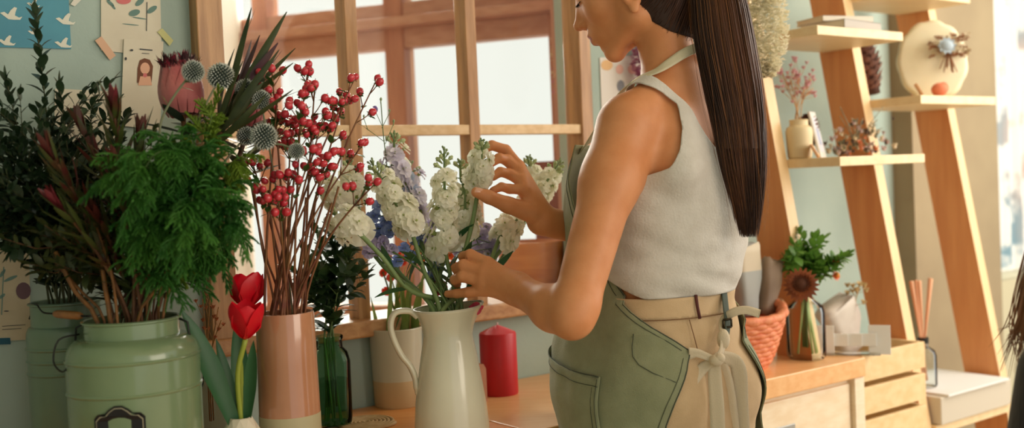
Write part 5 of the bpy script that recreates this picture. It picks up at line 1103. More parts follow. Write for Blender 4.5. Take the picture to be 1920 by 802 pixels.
# globe thistles
TH = mat('thistle_steel', rgb(96, 110, 102), .6, c2=rgb(62, 78, 72), scale=60); THT = mat('thistle_tip', rgb(196, 200, 190), .6); TSTEM = mat('thistle_stem', rgb(132, 136, 104), .65)
def thistle(mouth, c, r, label, mid=None):
    if mid: path = catmull([mouth-Vector((0, 0, .1)), mouth]+[P(*m) for m in mid]+[c], 4)
    else: path = stem_path(mouth, c)
    root = thing('globe_thistle', label, 'thistle', path[0], 'globe thistles'); st = MB(); st.tube(path, [.0018]*len(path), 6); st.build('stem', TSTEM, root)
    b = MB(); b.ball(c, r*.62, 12, 8, 0); n_ = 230
    for i in range(n_):
        z = 1-2*(i+.5)/n_; a = i*2.39996; q = math.sqrt(1-z*z); d = Vector((q*math.cos(a), q*math.sin(a), z)); x, y, _ = frame_of(d)
        p = c+d*r*.58; L_ = r*U(.40, .52); w_ = r*.075; m_ = p+d*L_*.62; t = p+d*L_
        b.add([p+x*w_*.7, p-x*w_*.35+y*w_*.6, p-x*w_*.35-y*w_*.6, m_+x*w_, m_-x*w_*.5+y*w_*.87, m_-x*w_*.5-y*w_*.87], [(0, 1, 4, 3), (1, 2, 5, 4), (2, 0, 3, 5)], 0)
        b.add([m_+x*w_, m_-x*w_*.5+y*w_*.87, m_-x*w_*.5-y*w_*.87, t], [(0, 1, 3), (1, 2, 3), (2, 0, 3)], 1)
    b.build('flower_head', [TH, THT], root, smooth=False)
    lv = MB()
    for k in range(7):
        i = 2+int(U(0, 1)*(len(path)-4)); ax = (path[i+1]-path[i]).normalized(); x, y, _ = frame_of(ax); a = U(0, 6.28); lv.blade(path[i], ax*.7+x*math.cos(a)+y*math.sin(a), ax, .022, .005, bend=.5, seg=3)
    lv.build('foliage', G_STEM, root); return root
M3 = VASE+Vector((0, 0, .25))
thistle(rnd_in(M1, .03), P(362, 134, 1.60), .0175, 'globe thistle in front of the large protea', [(292, 300, 1.6), (303, 225, 1.6), (330, 175, 1.6)])
thistle(rnd_in(M1, .03), P(414, 143, 1.66), .0215, 'large globe thistle half hidden by long olive leaves')
thistle(rnd_in(M1, .03), P(461, 168, 1.72), .018, 'globe thistle in front of the smaller protea')
thistle(rnd_in(M3, .03), P(489, 187, 1.70), .0165, 'globe thistle just left of the upper red berries')
thistle(rnd_in(M1, .03), P(495, 256, 1.64), .0215, 'largest dark globe thistle, centre of the thistles', [(330, 520, 1.62), (400, 380, 1.62), (450, 310, 1.63)])
thistle(rnd_in(M1, .03), P(556, 283, 1.66), .0132, 'smallest thistle in front of the berry stems', [(340, 520, 1.64), (420, 360, 1.64), (470, 285, 1.65), (520, 270, 1.66)])
thistle(rnd_in(M1, .03), P(462, 255, 1.72), .016, 'globe thistle behind the largest one')
# feathery fern
def fern(mouth, ctrl, label, m=G_FERN, dens=.62, inside=.14, nee=.010, side=.085, hang=.95):
    path = catmull([mouth-Vector((0, 0, inside)), mouth]+ctrl, 7); root = thing('asparagus_fern', label, 'fern', path[0], 'feathery fern fronds in the milk can')
    st = MB(); st.tube(path, [.0017*(1-.7*i/len(path)) for i in range(len(path))], 5); lf = MB(); n0 = int(len(path)*.36)
    def spray(p, d, L_, lev):
        k_ = 7; pts = [p]; dd = d.normalized()
        for i in range(k_): dd = (dd+Vector((0, 0, -hang*.14))+jit(.07)).normalized(); pts.append(pts[-1]+dd*L_/k_)
        lf.tube(pts, [.0010]*k_+[.0007], 4, cap=False)
        for i in range(1, k_+1):
            ax = (pts[i]-pts[i-1]).normalized(); x, y, _ = frame_of(ax)
            if lev and i < k_:
                for sg in (-1, 1):
                    spray(pts[i], ax*.8+x*sg*.8+y*U(-.5, .5), L_*.42*U(.7, 1.1)*(1.15-i/k_*.6), 0)
            nn = 4
            for q in range(nn):
                for r_ in range(3):
                    a = U(0, 6.28); pp = lerp(pts[i-1], pts[i], (q+U(0, 1))/nn); dr = x*math.cos(a)+y*math.sin(a); e = pp+(dr*.6+ax).normalized()*nee*U(.5, 1)*(.62 if not lev else .7)
                    w_ = y*math.cos(a)-x*math.sin(a); lf.add([pp+w_*.0009, pp-w_*.0009, e], [(0, 1, 2)])
    for i in range(n0, len(path)-1):
        ax = (path[i+1]-path[i]).normalized(); x, y, _ = frame_of(ax)
        for k in range(int(4*dens)):
            a = U(0, 6.28); spray(lerp(path[i], path[i+1], U(0, 1)), (x*math.cos(a)+y*math.sin(a))+ax*.55, side*U(.55, 1.1)*(1.1-.5*(i-n0)/(len(path)-n0)), 1)
    spray(path[-1], path[-1]-path[-2], side*.7, 1)
    st.build('stem', G_STEM, root); lf.build('fronds', m, root); return root
fp = lambda *q: [P(*k) for k in q]
fern(rnd_in(M1, .03), fp((320, 420, 1.60), (300, 320, 1.56), (215, 330, 1.52)), 'fern frond arching down toward the dark branches')
fern(rnd_in(M1, .03), fp((340, 420, 1.60), (345, 300, 1.55), (290, 290, 1.50), (250, 370, 1.47)), 'fern frond drooping over the middle of the can')
fern(rnd_in(M1, .03), fp((350, 420, 1.60), (370, 310, 1.58), (365, 270, 1.56)), 'upright fern frond in the middle')
fern(rnd_in(M1, .03), fp((345, 420, 1.62), (375, 300, 1.62), (398, 215, 1.62)), 'yellow green fern frond reaching highest below the thistles', m=G_FERNY, side=.06, hang=-.2)
fern(rnd_in(M1, .03), fp((350, 430, 1.62), (400, 330, 1.6), (440, 300, 1.6)), 'fern frond spreading toward the berries', m=G_FERNY, side=.065)
fern(rnd_in(M1, .03), fp((350, 450, 1.60), (400, 370, 1.55), (440, 420, 1.52)), 'fern frond hanging above the red tulips')
fern(rnd_in(M1, .03), fp((330, 450, 1.58), (360, 370, 1.50), (350, 440, 1.47)), 'fern frond drooping nearest the camera')
fern(rnd_in(M1, .03), fp((300, 470, 1.58), (290, 400, 1.52), (270, 430, 1.50)), 'short dark fern frond inside the can foliage')
fern(rnd_in(M1, .03), fp((330, 440, 1.60), (395, 400, 1.60), (415, 470, 1.6)), 'fern frond lowest beside the tulip leaves')
# tulips
TUL = mat('tulip_red', rgb(236, 22, 44), .38, c2=rgb(214, 12, 34), scale=16, transl=.22, stretch=(1, 1, .25)); TULL = mat('tulip_leaf', rgb(52, 100, 58), .45, c2=rgb(38, 82, 48), scale=6, transl=.18); TULS = mat('tulip_stem', rgb(160, 172, 66), .45, transl=.1)
def tulip(path, label, h, r, axis, leaves=()):
    root = thing('tulip', label, 'flower', path[0], 'red tulips in the faceted vase'); b = MB(); b.tube(path, [.0042]*len(path), 12); b.build('stem', TULS, root)
    ax = Vector(axis).normalized(); x, y, _ = frame_of(ax); c = path[-1]
    for k in range(6):
        a = k*math.pi/3+.3; dr = x*math.cos(a)+y*math.sin(a); b = MB(); inner = k % 2
        b.blade(c+dr*.002, dr*1.25+ax*(.75 if not inner else .9), -dr*.9+ax*1.0, h*(1.28 if not inner else 1.2), r*1.75, bend=-(1.25 if not inner else 1.1)*-1*-1, seg=9, prof=lambda t: (.35+1.05*t/.55 if t < .35 else 1.0 - .0*(t)) if t < .62 else max(.02, math.cos((t-.62)/.38*1.53)**.75), cup=.42); b.build('petal', TUL, root)
    for (p0, d, up, L_, w_, bd) in leaves:
        b = MB(); b.blade(p0, d, up, L_, w_, bend=bd, seg=12, prof=lambda t: (.45+1.1*t if t < .5 else max(.02, (1-((t-.5)/.5)**2.0)**.8)), cup=.45, roll=.3); b.build('leaf', TULL, root)
    return root
TM = TV+Vector((0, 0, .097))
lf1 = (TM+Vector((-.004, 0, -.03)), P(345, 535, 1.62)-TM, Vector((.6, -.8, .1)), .225, .036, .12)
tulip(catmull([TV+Vector((.004, 0, .03)), TM+Vector((0, 0, 0)), P(446, 700, 1.665), P(460, 636, 1.655)], 5), 'nearer red tulip, lower of the two blooms', .054, .026, (.10, -.05, 1), [lf1,
    (TM+Vector((-.003, .003, -.03)), P(400, 590, 1.70)-TM, Vector((.5, -.8, .2)), .16, .022, -.1)])
tulip(catmull([TV+Vector((-.004, 0, .03)), TM+Vector((0, .004, 0)), P(452, 660, 1.74), P(462, 580, 1.76)], 5), 'farther red tulip rising behind the nearer bloom', .056, .028, (.04, .1, 1), [
    (TM+Vector((.003, .004, -.03)), P(432, 540, 1.77)-TM, Vector((.3, -.9, .1)), .19, .03, -.15), (TM+Vector((.006, 0, -.03)), P(474, 620, 1.68)-TM, Vector((-.3, -.9, .1)), .155, .022, -.2)])
# hypericum berries
BER = mat('berry_red', rgb(196, 26, 48), .22, c2=rgb(214, 62, 76), scale=70, coat=.6); HST = mat('berry_stem', rgb(112, 58, 42), .55, c2=rgb(140, 96, 54), scale=30); HLF = mat('berry_leaf', rgb(74, 112, 48), .45, c2=rgb(56, 92, 40), scale=30, transl=.25)
bb = MB(); bb.ball((0, 0, 0), (.0062, .0062, .0070), 12, 9)
for k in range(5):
    a = k*1.2566; bb.blade((0, 0, -.0062), (math.cos(a), math.sin(a), .12), (0, 0, -1), .0065, .004, bend=-.5, seg=3, mi=1)
bb.tube([Vector((0, 0, .0068)), Vector((0, 0, .0092))], [.0007, .0002], 5, mi=1)
BERRY = bb.build('berry', [BER, HLF]); BERRY_ME = BERRY.data; bpy.data.objects.remove(BERRY)
def berry_stem(tipspec, label, side=.03, nb=6, extra=()):
    px, py, D = tipspec; m = rnd_in(M3, .034); tip = P(px, py, D); path = stem_path(m, tip, inside=.2); root = thing('berry_stem', label, 'berry stem', path[0], 'red berry stems in the blush vase')
    st = MB(); st.tube(path, [.0022*(1.15-.7*i/len(path)) for i in range(len(path))], 6); lf = MB(); spots = [(tip, (path[-1]-path[-2]).normalized())]
    for k in range(nb-1):
        t = 1-.30*(k+.6)/nb; i = min(int(t*(len(path)-1)), len(path)-2); p = path[i]; ax = (path[i+1]-path[i]).normalized(); x, y, _ = frame_of(ax); a = k*2.4+U(-.5, .5)
        d = (x*math.cos(a)+y*math.sin(a)*.8+ax*.9).normalized(); L_ = side*U(.6, 1.15)*(.7+.6*k/nb); e = p+d*L_+Vector((0, 0, L_*.2)); st.tube([p, lerp(p, e, .5)-Vector((0, 0, .001)), e], [.0011, .0009, .0008], 5); spots.append((e, (e-p).normalized()))
        if U(0, 1) < .65: spots.append((e+x*.0125*math.sin(a)+y*.0125*math.cos(a)-d*.003, (d+x*.8*math.sin(a)).normalized())); 
        lf.blade(lerp(p, e, .8), d+jit(.5), Vector((0, 0, 1)), .018, .009, bend=.6, seg=3, prof=lanc)
        lf.blade(p, d+jit(.8), Vector((0, 0, 1)), .022, .011, bend=.5, seg=3, prof=lanc)
    for k in extra: pass
    for i in range(5, len(path)-4, 3):
        ax = (path[i+1]-path[i]).normalized(); x, y, _ = frame_of(ax)
    st.build('stem', HST, root); lf.build('foliage', HLF, root)
    for (e, d) in spots:
        o = link('berry', BERRY_ME, root, e+d*.006-root.location); o.rotation_mode = 'QUATERNION'; o.rotation_quaternion = d.to_track_quat('Z', 'Y'); s_ = U(.88, 1.15); o.scale = (s_, s_, s_)
bl = [((510, 135, 1.72), 'berry stem at the upper left of the red berries', 8), ((578, 127, 1.76), 'tallest berry stem before the window pane', 7), ((590, 165, 1.74), 'berry stem below the tallest one', 7), ((705, 152, 1.80), 'berry stem reaching farthest toward the window post', 4), ((664, 150, 1.78), 'berry stem crossing the window post, full of leaves', 6),
      ((645, 195, 1.78), 'berry stem under the one crossing the post', 5), ((565, 205, 1.70), 'berry stem in the middle of the cluster', 7), ((520, 190, 1.72), 'berry stem beside the upper thistle', 6), ((608, 215, 1.74), 'berry stem right of the middle cluster', 6), ((680, 272, 1.76), 'berry stem with a loose group before the white stock', 5),
      ((585, 285, 1.68), 'berry stem with berries beside the smallest thistle', 7), ((622, 290, 1.72), 'berry stem between smallest thistle and white stock', 6), ((703, 345, 1.68), 'low berry stem with five berries over the white flowers', 5), ((495, 360, 1.66), 'low berry stem beside the fern, first', 6), ((522, 375, 1.64), 'low berry stem beside the fern, second', 5), ((540, 330, 1.70), 'berry stem behind the low pair', 5), ((545, 230, 1.78), 'berry stem behind the dark thistle', 6), ((475, 310, 1.74), 'berry stem almost hidden by the yellow green fern', 4), ((600, 330, 1.74), 'berry stem low in the middle', 4)]
for sp, lb, nb in bl: berry_stem(sp, lb, nb=nb)
for i in range(8):
    m = rnd_in(M3, .036); b = MB(); tip = m+Vector(((m.x-M3.x)*2.6+U(-.03, .03), U(-.02, .03), U(.14, .24))); b.tube(catmull([m-Vector((0, 0, .2)), m, lerp(m, tip, .5)+jit(.008), tip], 4), [.0022]*9+[.0018]*3+[.0012] if False else .0019, 6); tagp(b.build('twig', HST, loc=m), 'bare red brown twig among the berry stems in the vase', 'twig', 'bare twigs in the blush vase')
# ---- florets for stock
PET = mat('stock_petal', rgb(253, 252, 242), .55, c2=rgb(249, 248, 230), scale=30, transl=.5); PETG = mat('stock_heart', rgb(176, 190, 110), .6, transl=.3); PETL = mat('stock_lilac', rgb(244, 240, 248), .55, c2=rgb(230, 224, 240), scale=20, transl=.35)
SGR = mat('stock_green', rgb(124, 146, 92), .5, c2=rgb(104, 130, 78), scale=20); BUD = mat('stock_bud', rgb(186, 198, 148), .55, c2=rgb(160, 176, 124), scale=60)
def floret_mesh(nm, m, r=.017, rows=((5, 1.0, .10), (5, .80, .45), (4, .52, .95))):
    b = MB()
    for q, (n_, rr, el) in enumerate(rows):
        for k in range(n_):
            a = 2*math.pi*(k+.5*q)/n_+U(-.15, .15); dr = Vector((math.cos(a), math.sin(a), 0)); d = dr*math.cos(el)+Vector((0, 0, math.sin(el)))
            up = Vector((0, 0, 1))*math.cos(el)-dr*math.sin(el); L_ = r*rr*U(.9, 1.1); w_ = r*.95*rr**.5; x = d.cross(up); vs = []; nu, nv = 5, 4; ph = U(0, 6.28)
            for i in range(nv+1):
                t = i/nv
                for j in range(nu+1):
                    s_ = j/nu*2-1; ww = w_/2*(.25+.95*t**.7); edge = t**1.5*.10*r*math.sin(s_*5+ph); vs.append(Vector((0, 0, -.004+.0035*q*.5))+d*(L_*t*(1-.14*s_*s_*t))+x*ww*s_+up*(edge-.18*L_*t*t+.0))
            b.add(vs, [(i*(nu+1)+j, i*(nu+1)+j+1, (i+1)*(nu+1)+j+1, (i+1)*(nu+1)+j) for i in range(nv) for j in range(nu)], 0)
    b.ball((0, 0, .002), r*.08, 6, 4, 1); b.ball((0, 0, -.006), (r*.2, r*.2, .006), 6, 4, 1)
    o = b.build('floret', [m, PETG]); me = o.data; bpy.data.objects.remove(o); return me
FL = [floret_mesh('a', PET), floret_mesh('b', PET), floret_mesh('c', PET, .0155)]; FLL = [floret_mesh('d', PETL), floret_mesh('e', PETL, .015)]
def bud_mesh(m, r, L_):
    b = MB(); b.ball((0, 0, L_*.5), (r, r, L_*.55), 8, 6, 0); b.tube([Vector((0, 0, -.006)), Vector((0, 0, .002))], [r*.3, r*.7], 6, mi=0)
    for k in range(3): a = k*2.1; b.blade((0, 0, 0), (math.cos(a)*.5, math.sin(a)*.5, 1), (math.cos(a), math.sin(a), 0), L_*.9, r*1.2, bend=-.6, seg=3, mi=0)
    o = b.build('bud', [m]); me = o.data; bpy.data.objects.remove(o); return me
BUDM = bud_mesh(BUD, .0036, .010); BUDS = bud_mesh(mat('bud_green', rgb(142, 160, 112), .5), .0026, .007)
def put(name, me, root, p, d, s=1, spin=None):
    o = link(name, me, root, p-root.location); o.rotation_mode = 'QUATERNION'; q = d.normalized().to_track_quat('Z', 'Y'); o.rotation_quaternion = q @ Quaternion((0, 0, 1), U(0, 6.28) if spin is None else spin); o.scale = (s, s, s); return o
JM = JUG+Vector((0, 0, .232))
def stock(top, low, label, n=20, rad=.026, fl=None, mouth=None, mid=None, buds=12, size=1.5, rs=.0040, group='white stock stems in the enamel jug', leaf=2, inside=.10):
    """top: spike tip pixel+depth; low: where the flowers begin"""
    fl = fl or FL; T, Lw = P(*top), P(*low); m = mouth or rnd_in(JM, .028)
    pts = [m-Vector((0, 0, inside)), m]+([P(*q) for q in mid] if mid else [])+[Lw, lerp(Lw, T, .5), T]; path = catmull(pts, 6)
    root = thing('stock_flower', label, 'flower', path[0], group); b = MB(); k_ = len(path); b.tube(path, [rs if i < k_-13 else rs*(1-.6*(i-(k_-13))/12) for i in range(k_)], 10); b.build('stem', SGR, root)
    H_ = (T-Lw).length; ax = (T-Lw).normalized(); x, y, _ = frame_of(ax)
    n = int(n*.56)+2; fdg = []
    for i in range(n):
        f = i/n; a = i*2.39996+U(-.45, .45); dr = x*math.cos(a)+y*math.sin(a); p = Lw+ax*H_*(.80*f+U(-.03, .03)); el = .1+.55*f+U(-.3, .3); d = dr*math.cos(el)+ax*math.sin(el); rr = rad*1.35*(1-.35*f)*U(.75, 1.3)
        st_ = p-ax*.004; b2_ = MB(); b2_.tube([st_, p+dr*rr*.62-d*.008], .0011, 5); fdg.append(b2_)
        put('floret', fl[i % len(fl)], root, p+dr*rr*.72, d, size*.92*(1.05-.38*f)*U(.85, 1.15))
    pb = MB()
    for q_ in fdg: pb.add(q_.v, q_.f)
    pb.build('flower_stalks', SGR, root)
    for i in range(buds):
        f = i/buds; a = i*2.39996; dr = x*math.cos(a)+y*math.sin(a); p = Lw+ax*H_*(.80+.2*f); el = .5+.8*f; put('bud', BUDM if f < .45 else BUDS, root, p+dr*rad*.42*(1-.75*f), dr*math.cos(el)+ax*math.sin(el), 1.15-.45*f)
    for k in range(leaf):
        lb = MB(); i = int(len(path)*U(.30, .42)); aa = (path[i+1]-path[i]).normalized(); x2, y2, _ = frame_of(aa); a = U(0, 6.28)
        lb.blade(path[i], aa*1.4+x2*math.cos(a)+y2*math.sin(a), aa, .07, .012, bend=.7, seg=6, prof=lanc); lb.build('leaf', TULL, root)
    return root
def jm(px, py, D): return P(px, py, D)
stock((738, 248, 2.00), (742, 345, 1.98), 'tall pale stock at the back with small green top buds', n=14, fl=FLL+FL[:1])
stock((694, 300, 1.84), (768, 425, 1.86), 'creamy white stock leaning toward the berries', n=24, rad=.026, mid=[(792, 500, 1.87)])
stock((833, 275, 1.88), (834, 458, 1.90), 'white stock upright in the middle with grey green tip', n=26, rad=.025, mid=[(842, 505, 1.89)])
stock((905, 262, 1.925), (898, 345, 1.935), 'white stock spike held in the raised hand', n=16, rad=.022, mid=[(860, 520, 1.90), (885, 420, 1.93)])
stock((872, 350, 1.955), (872, 440, 1.965), 'white stock just below the held spike', n=16, rad=.026, mid=[(862, 520, 1.93)], buds=5)
stock((1052, 300, 2.12), (985, 400, 2.08), 'white stock leaning out behind the raised hand', n=20, rad=.026, mid=[(900, 520, 1.97)])
stock((990, 292, 2.16), (1000, 385, 2.16), 'upright white stock behind the raised wrist', n=18, rad=.026, mid=[(915, 520, 1.99)])
stock((985, 395, 2.05), (938, 445, 2.02), 'short white stock between the two hands', n=14, rad=.025, mid=[(905, 520, 1.96)], buds=4)
stock((618, 395, 1.80), (668, 432, 1.80), 'low white stock head facing the camera under the berries', n=11, rad=.026, mid=[(770, 545, 1.84), (715, 480, 1.81)], buds=3, size=1.6)
stock((655, 300, 2.02), (660, 370, 2.0), 'pale stock behind the berry stems', n=12, rad=.026, buds=5, mid=[(740, 500, 1.94)])
stock((600, 330, 1.98), (640, 385, 1.96), 'pale stock half hidden by berry stems', n=10, rad=.024, buds=4, mid=[(720, 500, 1.92)])
stock((862, 300, 2.02), (866, 370, 2.0), 'thin white stock between the two middle spikes', n=8, rad=.018, buds=10, size=1.2)
stock((768, 300, 2.06), (775, 395, 2.04), 'lilac tinged stock behind the creamy one', n=14, rad=.024, fl=FLL, buds=5)
stock((930, 440, 2.10), (905, 480, 2.06), 'lilac tinged stock low behind the hands', n=9, rad=.022, fl=FLL, buds=3)
# slim bellflower
path = catmull([JM-Vector((.01, 0, .12)), JM+Vector((-.01, .02, 0)), P(745, 420, 2.0), P(722, 280, 1.98), P(714, 190, 1.98)], 5); root = thing('bellflower_sprig', 'slim sprig with one violet bud above the white stock', 'sprig', path[0])
b = MB(); b.tube(path, .0010, 5)
for (a_, e_) in (((720, 265), (686, 240)), ((716, 240), (730, 212)), ((716, 235), (703, 207)), ((722, 270), (738, 232)), ((690, 244), (682, 222))): b.tube([P(*a_, 1.98), P(*e_, 1.98)], .0006, 4)
b.build('stem', G_STEM, root)
for (q, s_) in (((714, 189), .9), ((730, 210), .8), ((738, 230), .9), ((682, 220), .7)): put('bud', BUDS, root, P(*q, 1.98), Vector((.1, 0, 1)), s_)
b = MB(); b.ball(P(703, 205, 1.98), (.0055, .0055, .007), 8, 6); b.build('violet_bud', mat('violet_petal', rgb(132, 104, 176), .5, transl=.2), root)
# delphiniums
DEL = [mat('delphinium_blue', rgb(158, 178, 226), .55, c2=rgb(128, 148, 210), scale=30, transl=.3), mat('delphinium_pale', rgb(206, 218, 236), .55, c2=rgb(188, 204, 230), scale=30, transl=.3), mat('delphinium_lilac', rgb(202, 192, 220), .55, c2=rgb(178, 166, 206), scale=30, transl=.3), mat('poppy_red', rgb(222, 62, 34), .5, c2=rgb(236, 96, 60), scale=30, transl=.3), mat('poppy_orange', rgb(240, 120, 60), .5, transl=.3), mat('carnation_pink', rgb(214, 60, 92), .5, c2=rgb(232, 96, 120), scale=30, transl=.3)]
DM = [floret_mesh('x', m_, .0165, ((5, 1, .2), (5, .8, .6), (3, .4, 1.2))) for m_ in DEL]
def spray_flower(nm, cat, label, mouth, spots, D, mi, size=1.0, group=None, smat=G_STEM, inside=.12):
    top = P(spots[0][0], spots[0][1], D); path = stem_path(mouth, top, inside=inside); root = thing(nm, label, cat, path[0], group); b = MB(); b.tube(path, [.0018]*len(path), 6)
    for (px, py) in spots:
        e = P(px, py, D+U(-.02, .02)); k = min(range(4, len(path)-1), key=lambda i: (path[i]-e).length+max(0, path[i].z-e.z)*3); b.tube([path[k], e], .0009, 5)
        put('bloom', DM[mi], root, e, (CP-e).normalized()+jit(.7)+Vector((0, 0, .3)), size*U(.85, 1.15))
    b.build('stem', smat, root); return root
gd = 'blue delphiniums in the enamel jug'
spray_flower('delphinium', 'flower', 'blue delphinium beside the creamy stock', rnd_in(JM, .02), [(712, 385), (700, 405), (722, 412), (735, 395), (708, 428), (728, 432), (700, 440), (742, 422)], 1.93, 0, .85, gd)
spray_flower('delphinium', 'flower', 'lilac delphinium lowest toward the glass jar', rnd_in(JM, .02), [(695, 455), (712, 468), (690, 475), (720, 455), (735, 465)], 1.90, 2, .85, gd)
spray_flower('delphinium', 'flower', 'pale blue delphinium behind the creamy stock', rnd_in(JM, .02), [(748, 315), (765, 330), (752, 345), (770, 355), (735, 340), (760, 375), (745, 365)], 2.04, 1, .9, gd)
spray_flower('delphinium', 'flower', 'blue delphinium between the thick stems', rnd_in(JM, .02), [(758, 465), (775, 450), (745, 490), (770, 480), (790, 440)], 1.93, 0, .75, gd)
spray_flower('delphinium', 'flower', 'small blue bloom just above the jug', rnd_in(JM, .02), [(818, 510), (810, 520), (822, 498)], 1.93, 0, .75, gd)
spray_flower('delphinium', 'flower', 'lilac delphinium behind the lower hand', rnd_in(JM, .02), [(905, 440), (918, 455), (898, 460), (930, 465), (912, 425), (890, 440)], 2.05, 2, .85, gd)
spray_flower('delphinium', 'flower', 'lilac delphinium between the white stocks', rnd_in(JM, .02), [(812, 420), (806, 440), (800, 455), (815, 450), (860, 470), (868, 452)], 2.05, 2, .8, gd)
# pot and bay plants
MP4 = POT+Vector((0, 0, .158))
PT = mat('pot_stem', rgb(112, 136, 62), .5, c2=rgb(136, 150, 80), scale=20, transl=.15)
for k in range(16):
    m = rnd_in(MP4, .036); b = MB(); b.blade(m-Vector((0, 0, .05)), Vector((U(-.25, .25), U(-.2, .2), 1)), Vector((U(-1, 1), -1, 0)), U(.12, .2), .014, bend=U(-.2, .3), seg=6, prof=lambda t: max(.05, 1-t**2)); tagp(b.build('blade_leaf', PT, loc=m), 'upright green leaf blade growing in the cream pot', 'leaf', 'leaf blades in the cream pot')
gp = 'small red and orange blooms behind the jug'
spray_flower('poppy', 'flower', 'red poppies left of the thick stock stems', rnd_in(MP4, .02), [(745, 475), (728, 480), (755, 490), (765, 478)], 2.2, 3, .65, gp)
spray_flower('poppy', 'flower', 'red poppy lowest behind the delphinium', rnd_in(MP4, .02), [(718, 510), (733, 520), (725, 545)], 2.2, 3, .6, gp)
spray_flower('poppy', 'flower', 'orange poppies between the stock stems', rnd_in(MP4, .02), [(785, 470), (800, 485), (845, 478), (850, 495)], 2.2, 4, .6, gp)
spray_flower('poppy', 'flower', 'orange poppies above the lower hand', rnd_in(MP4, .02), [(875, 455), (885, 468), (878, 478)], 2.25, 4, .6, gp)
spray_flower('carnation', 'flower', 'pink carnation bloom in front of the stock stems', rnd_in(JM, .02), [(822, 530), (826, 540)], 1.91, 5, .75)
b = MB(); q = P(893, 578, 1.87); b.ball(q, (.010, .008, .012), 10, 7)
for k in range(6): a = k*1.05; b.blade(q, (math.cos(a), math.sin(a)*.6, .3), (0, -1, .3), .014, .012, bend=.4, seg=4)
tagp(b.build('fallen_petals', DEL[5], loc=q), 'pinkish red petals at the lip of the enamel jug', 'petals')
# jar greens
MJ = JAR+Vector((0, 0, .17))
gj = 'leafy stems in the green glass jar'
for i, (px, py, D, lb) in enumerate([(590, 420, 2.02, 'dark leafy stem rising behind the berry twigs'), (640, 440, 2.04, 'dark leafy stem in the middle of the glass jar'), (680, 500, 2.06, 'leafy stem leaning toward the jug'), (610, 520, 2.0, 'short leafy stem over the jar neck'), (655, 470, 1.98, 'leafy stem nearest the low white stock'), (575, 480, 2.06, 'dark leafy stem leaning to the blush vase')]):
    leafy_branch(rnd_in(MJ, .014), P(px, py, D), 'leafy_branch', lb, 'branch', mat('jar_leaf', rgb(42, 66, 38), .45, c2=rgb(66, 96, 54), scale=20, transl=.25), G_STEM, L0=.042, w0=.024, n_l=18, twigs=3, start=.05, inside=.13, group=gj, tl=.07)
for k in range(7):
    m = rnd_in(MJ, .014); b = MB(); d = rnd_in(Vector((0, 0, 0)), .022); b.tube([JAR+d+Vector((0, 0, .012)), m], .0018, 6); tagp(b.build('cut_stem', mat('cut_stem', rgb(128, 164, 92), .5), loc=m), 'cut green stem end seen through the jar glass', 'stem', 'cut stems in the green jar')
# dried flowers in bottle
DRY = mat('dried_straw', rgb(196, 148, 92), .8); DRB = mat('dried_bloom', rgb(206, 130, 84), .8, c2=rgb(176, 104, 70), scale=60)
MB5 = BOT+Vector((0, 0, .155))
def dried(m, top, label, blooms, mt, r, cat='dried flower', nm='dried_flower', group=None, thin=.0008, spread=.03, nper=1, base_in=.1):
    path = stem_path(m, top, inside=base_in); root = thing(nm, label, cat, path[0], group); b = MB(); b.tube(path, [thin*1.3]*len(path), 5); pts = []
    for k in range(blooms):
        i = int(lerp(len(path)*.45, len(path)-1, U(0, 1)**.6)); e = path[i]+jit(spread)+Vector((0, 0, spread*.5)); b.tube([path[max(1, i-2)], e], thin*.6, 4); pts.append(e)
    b.build('stem', DRY, root)
    for e in pts:
        bb_ = MB()
        for q in range(9): a = q*.7; bb_.blade(e, Vector((math.cos(a), math.sin(a), U(0, 1))), (0, 0, 1), r, r*.6, bend=-.5, seg=3)
        bb_.ball(e, r*.35, 6, 4); bb_.build('bloom', mt, root)
    return root
for i, (px, py) in enumerate(((395, 545), (410, 575), (380, 560), (415, 600))): dried(rnd_in(MB5, .006), P(px, py, 1.86), ['dried straw flower in the smoky bottle, tallest', 'orange dried bloom nearest the tulip leaf', 'dried bloom nearest the milk can', 'lowest orange dried bloom by the tulip stem'][i], 4, DRB, .006, spread=.014, group='dried flowers in the smoky bottle')
# bay and wall dried bunches
PINKD = mat('pink_statice', rgb(196, 106, 150), .8, c2=rgb(214, 150, 178), scale=40, transl=.3); CREAMD = mat('cream_statice', rgb(236, 224, 180), .8, c2=rgb(222, 206, 156), scale=40, transl=.3)
def hanging_bunch(top, px_len, w, mt1, mt2, label, nm='dried_bunch', n=260, split=.45):
    T, Bm = P(*top), P(top[0]+(px_len[0]), top[1]+px_len[1], top[2]); root = thing(nm, label, 'dried bunch', T); b = MB(); c = MB(); st = MB(); ax = (Bm-T); x, y, _ = frame_of(ax)
    for k in range(n):
        t = U(0, 1); a = U(0, 6.28); q = w*math.sqrt(U(0, 1))*math.sin(math.pi*min(1, .15+.8*t))**.6; p = T+ax*t+(x*math.cos(a)+y*math.sin(a))*q; g = c if t > split+U(-.12, .12) else b
        for j in range(6): a2 = j*1.05; g.blade(p, Vector((math.cos(a2), math.sin(a2), U(-.6, .6))), (0, 0, 1), .008, .006, bend=-.4, seg=2)
    for k in range(8): a = k*.8; st.tube([T+Vector((0, 0, .05)), T+ax*.2+x*w*.3*math.cos(a)+y*w*.3*math.sin(a)], .0012, 5)
    st.build('stems', DRY, root); b.build('cream_blooms', mt1, root); c.build('pink_blooms', mt2, root); return root
hanging_bunch((1046, 50, 2.72), (8, 175), .022, CREAMD, PINKD, 'hanging bunch of cream and pink dried flowers inside the window bay')
hanging_bunch((1204, 60, 2.62), (0, 105), .028, PINKD, PINKD, 'hanging magenta dried flowers on the wall behind her neck', n=330)
M_PAM = mat('pampas', rgb(255, 251, 234), .85, c2=rgb(252, 246, 222), scale=30, transl=.3)
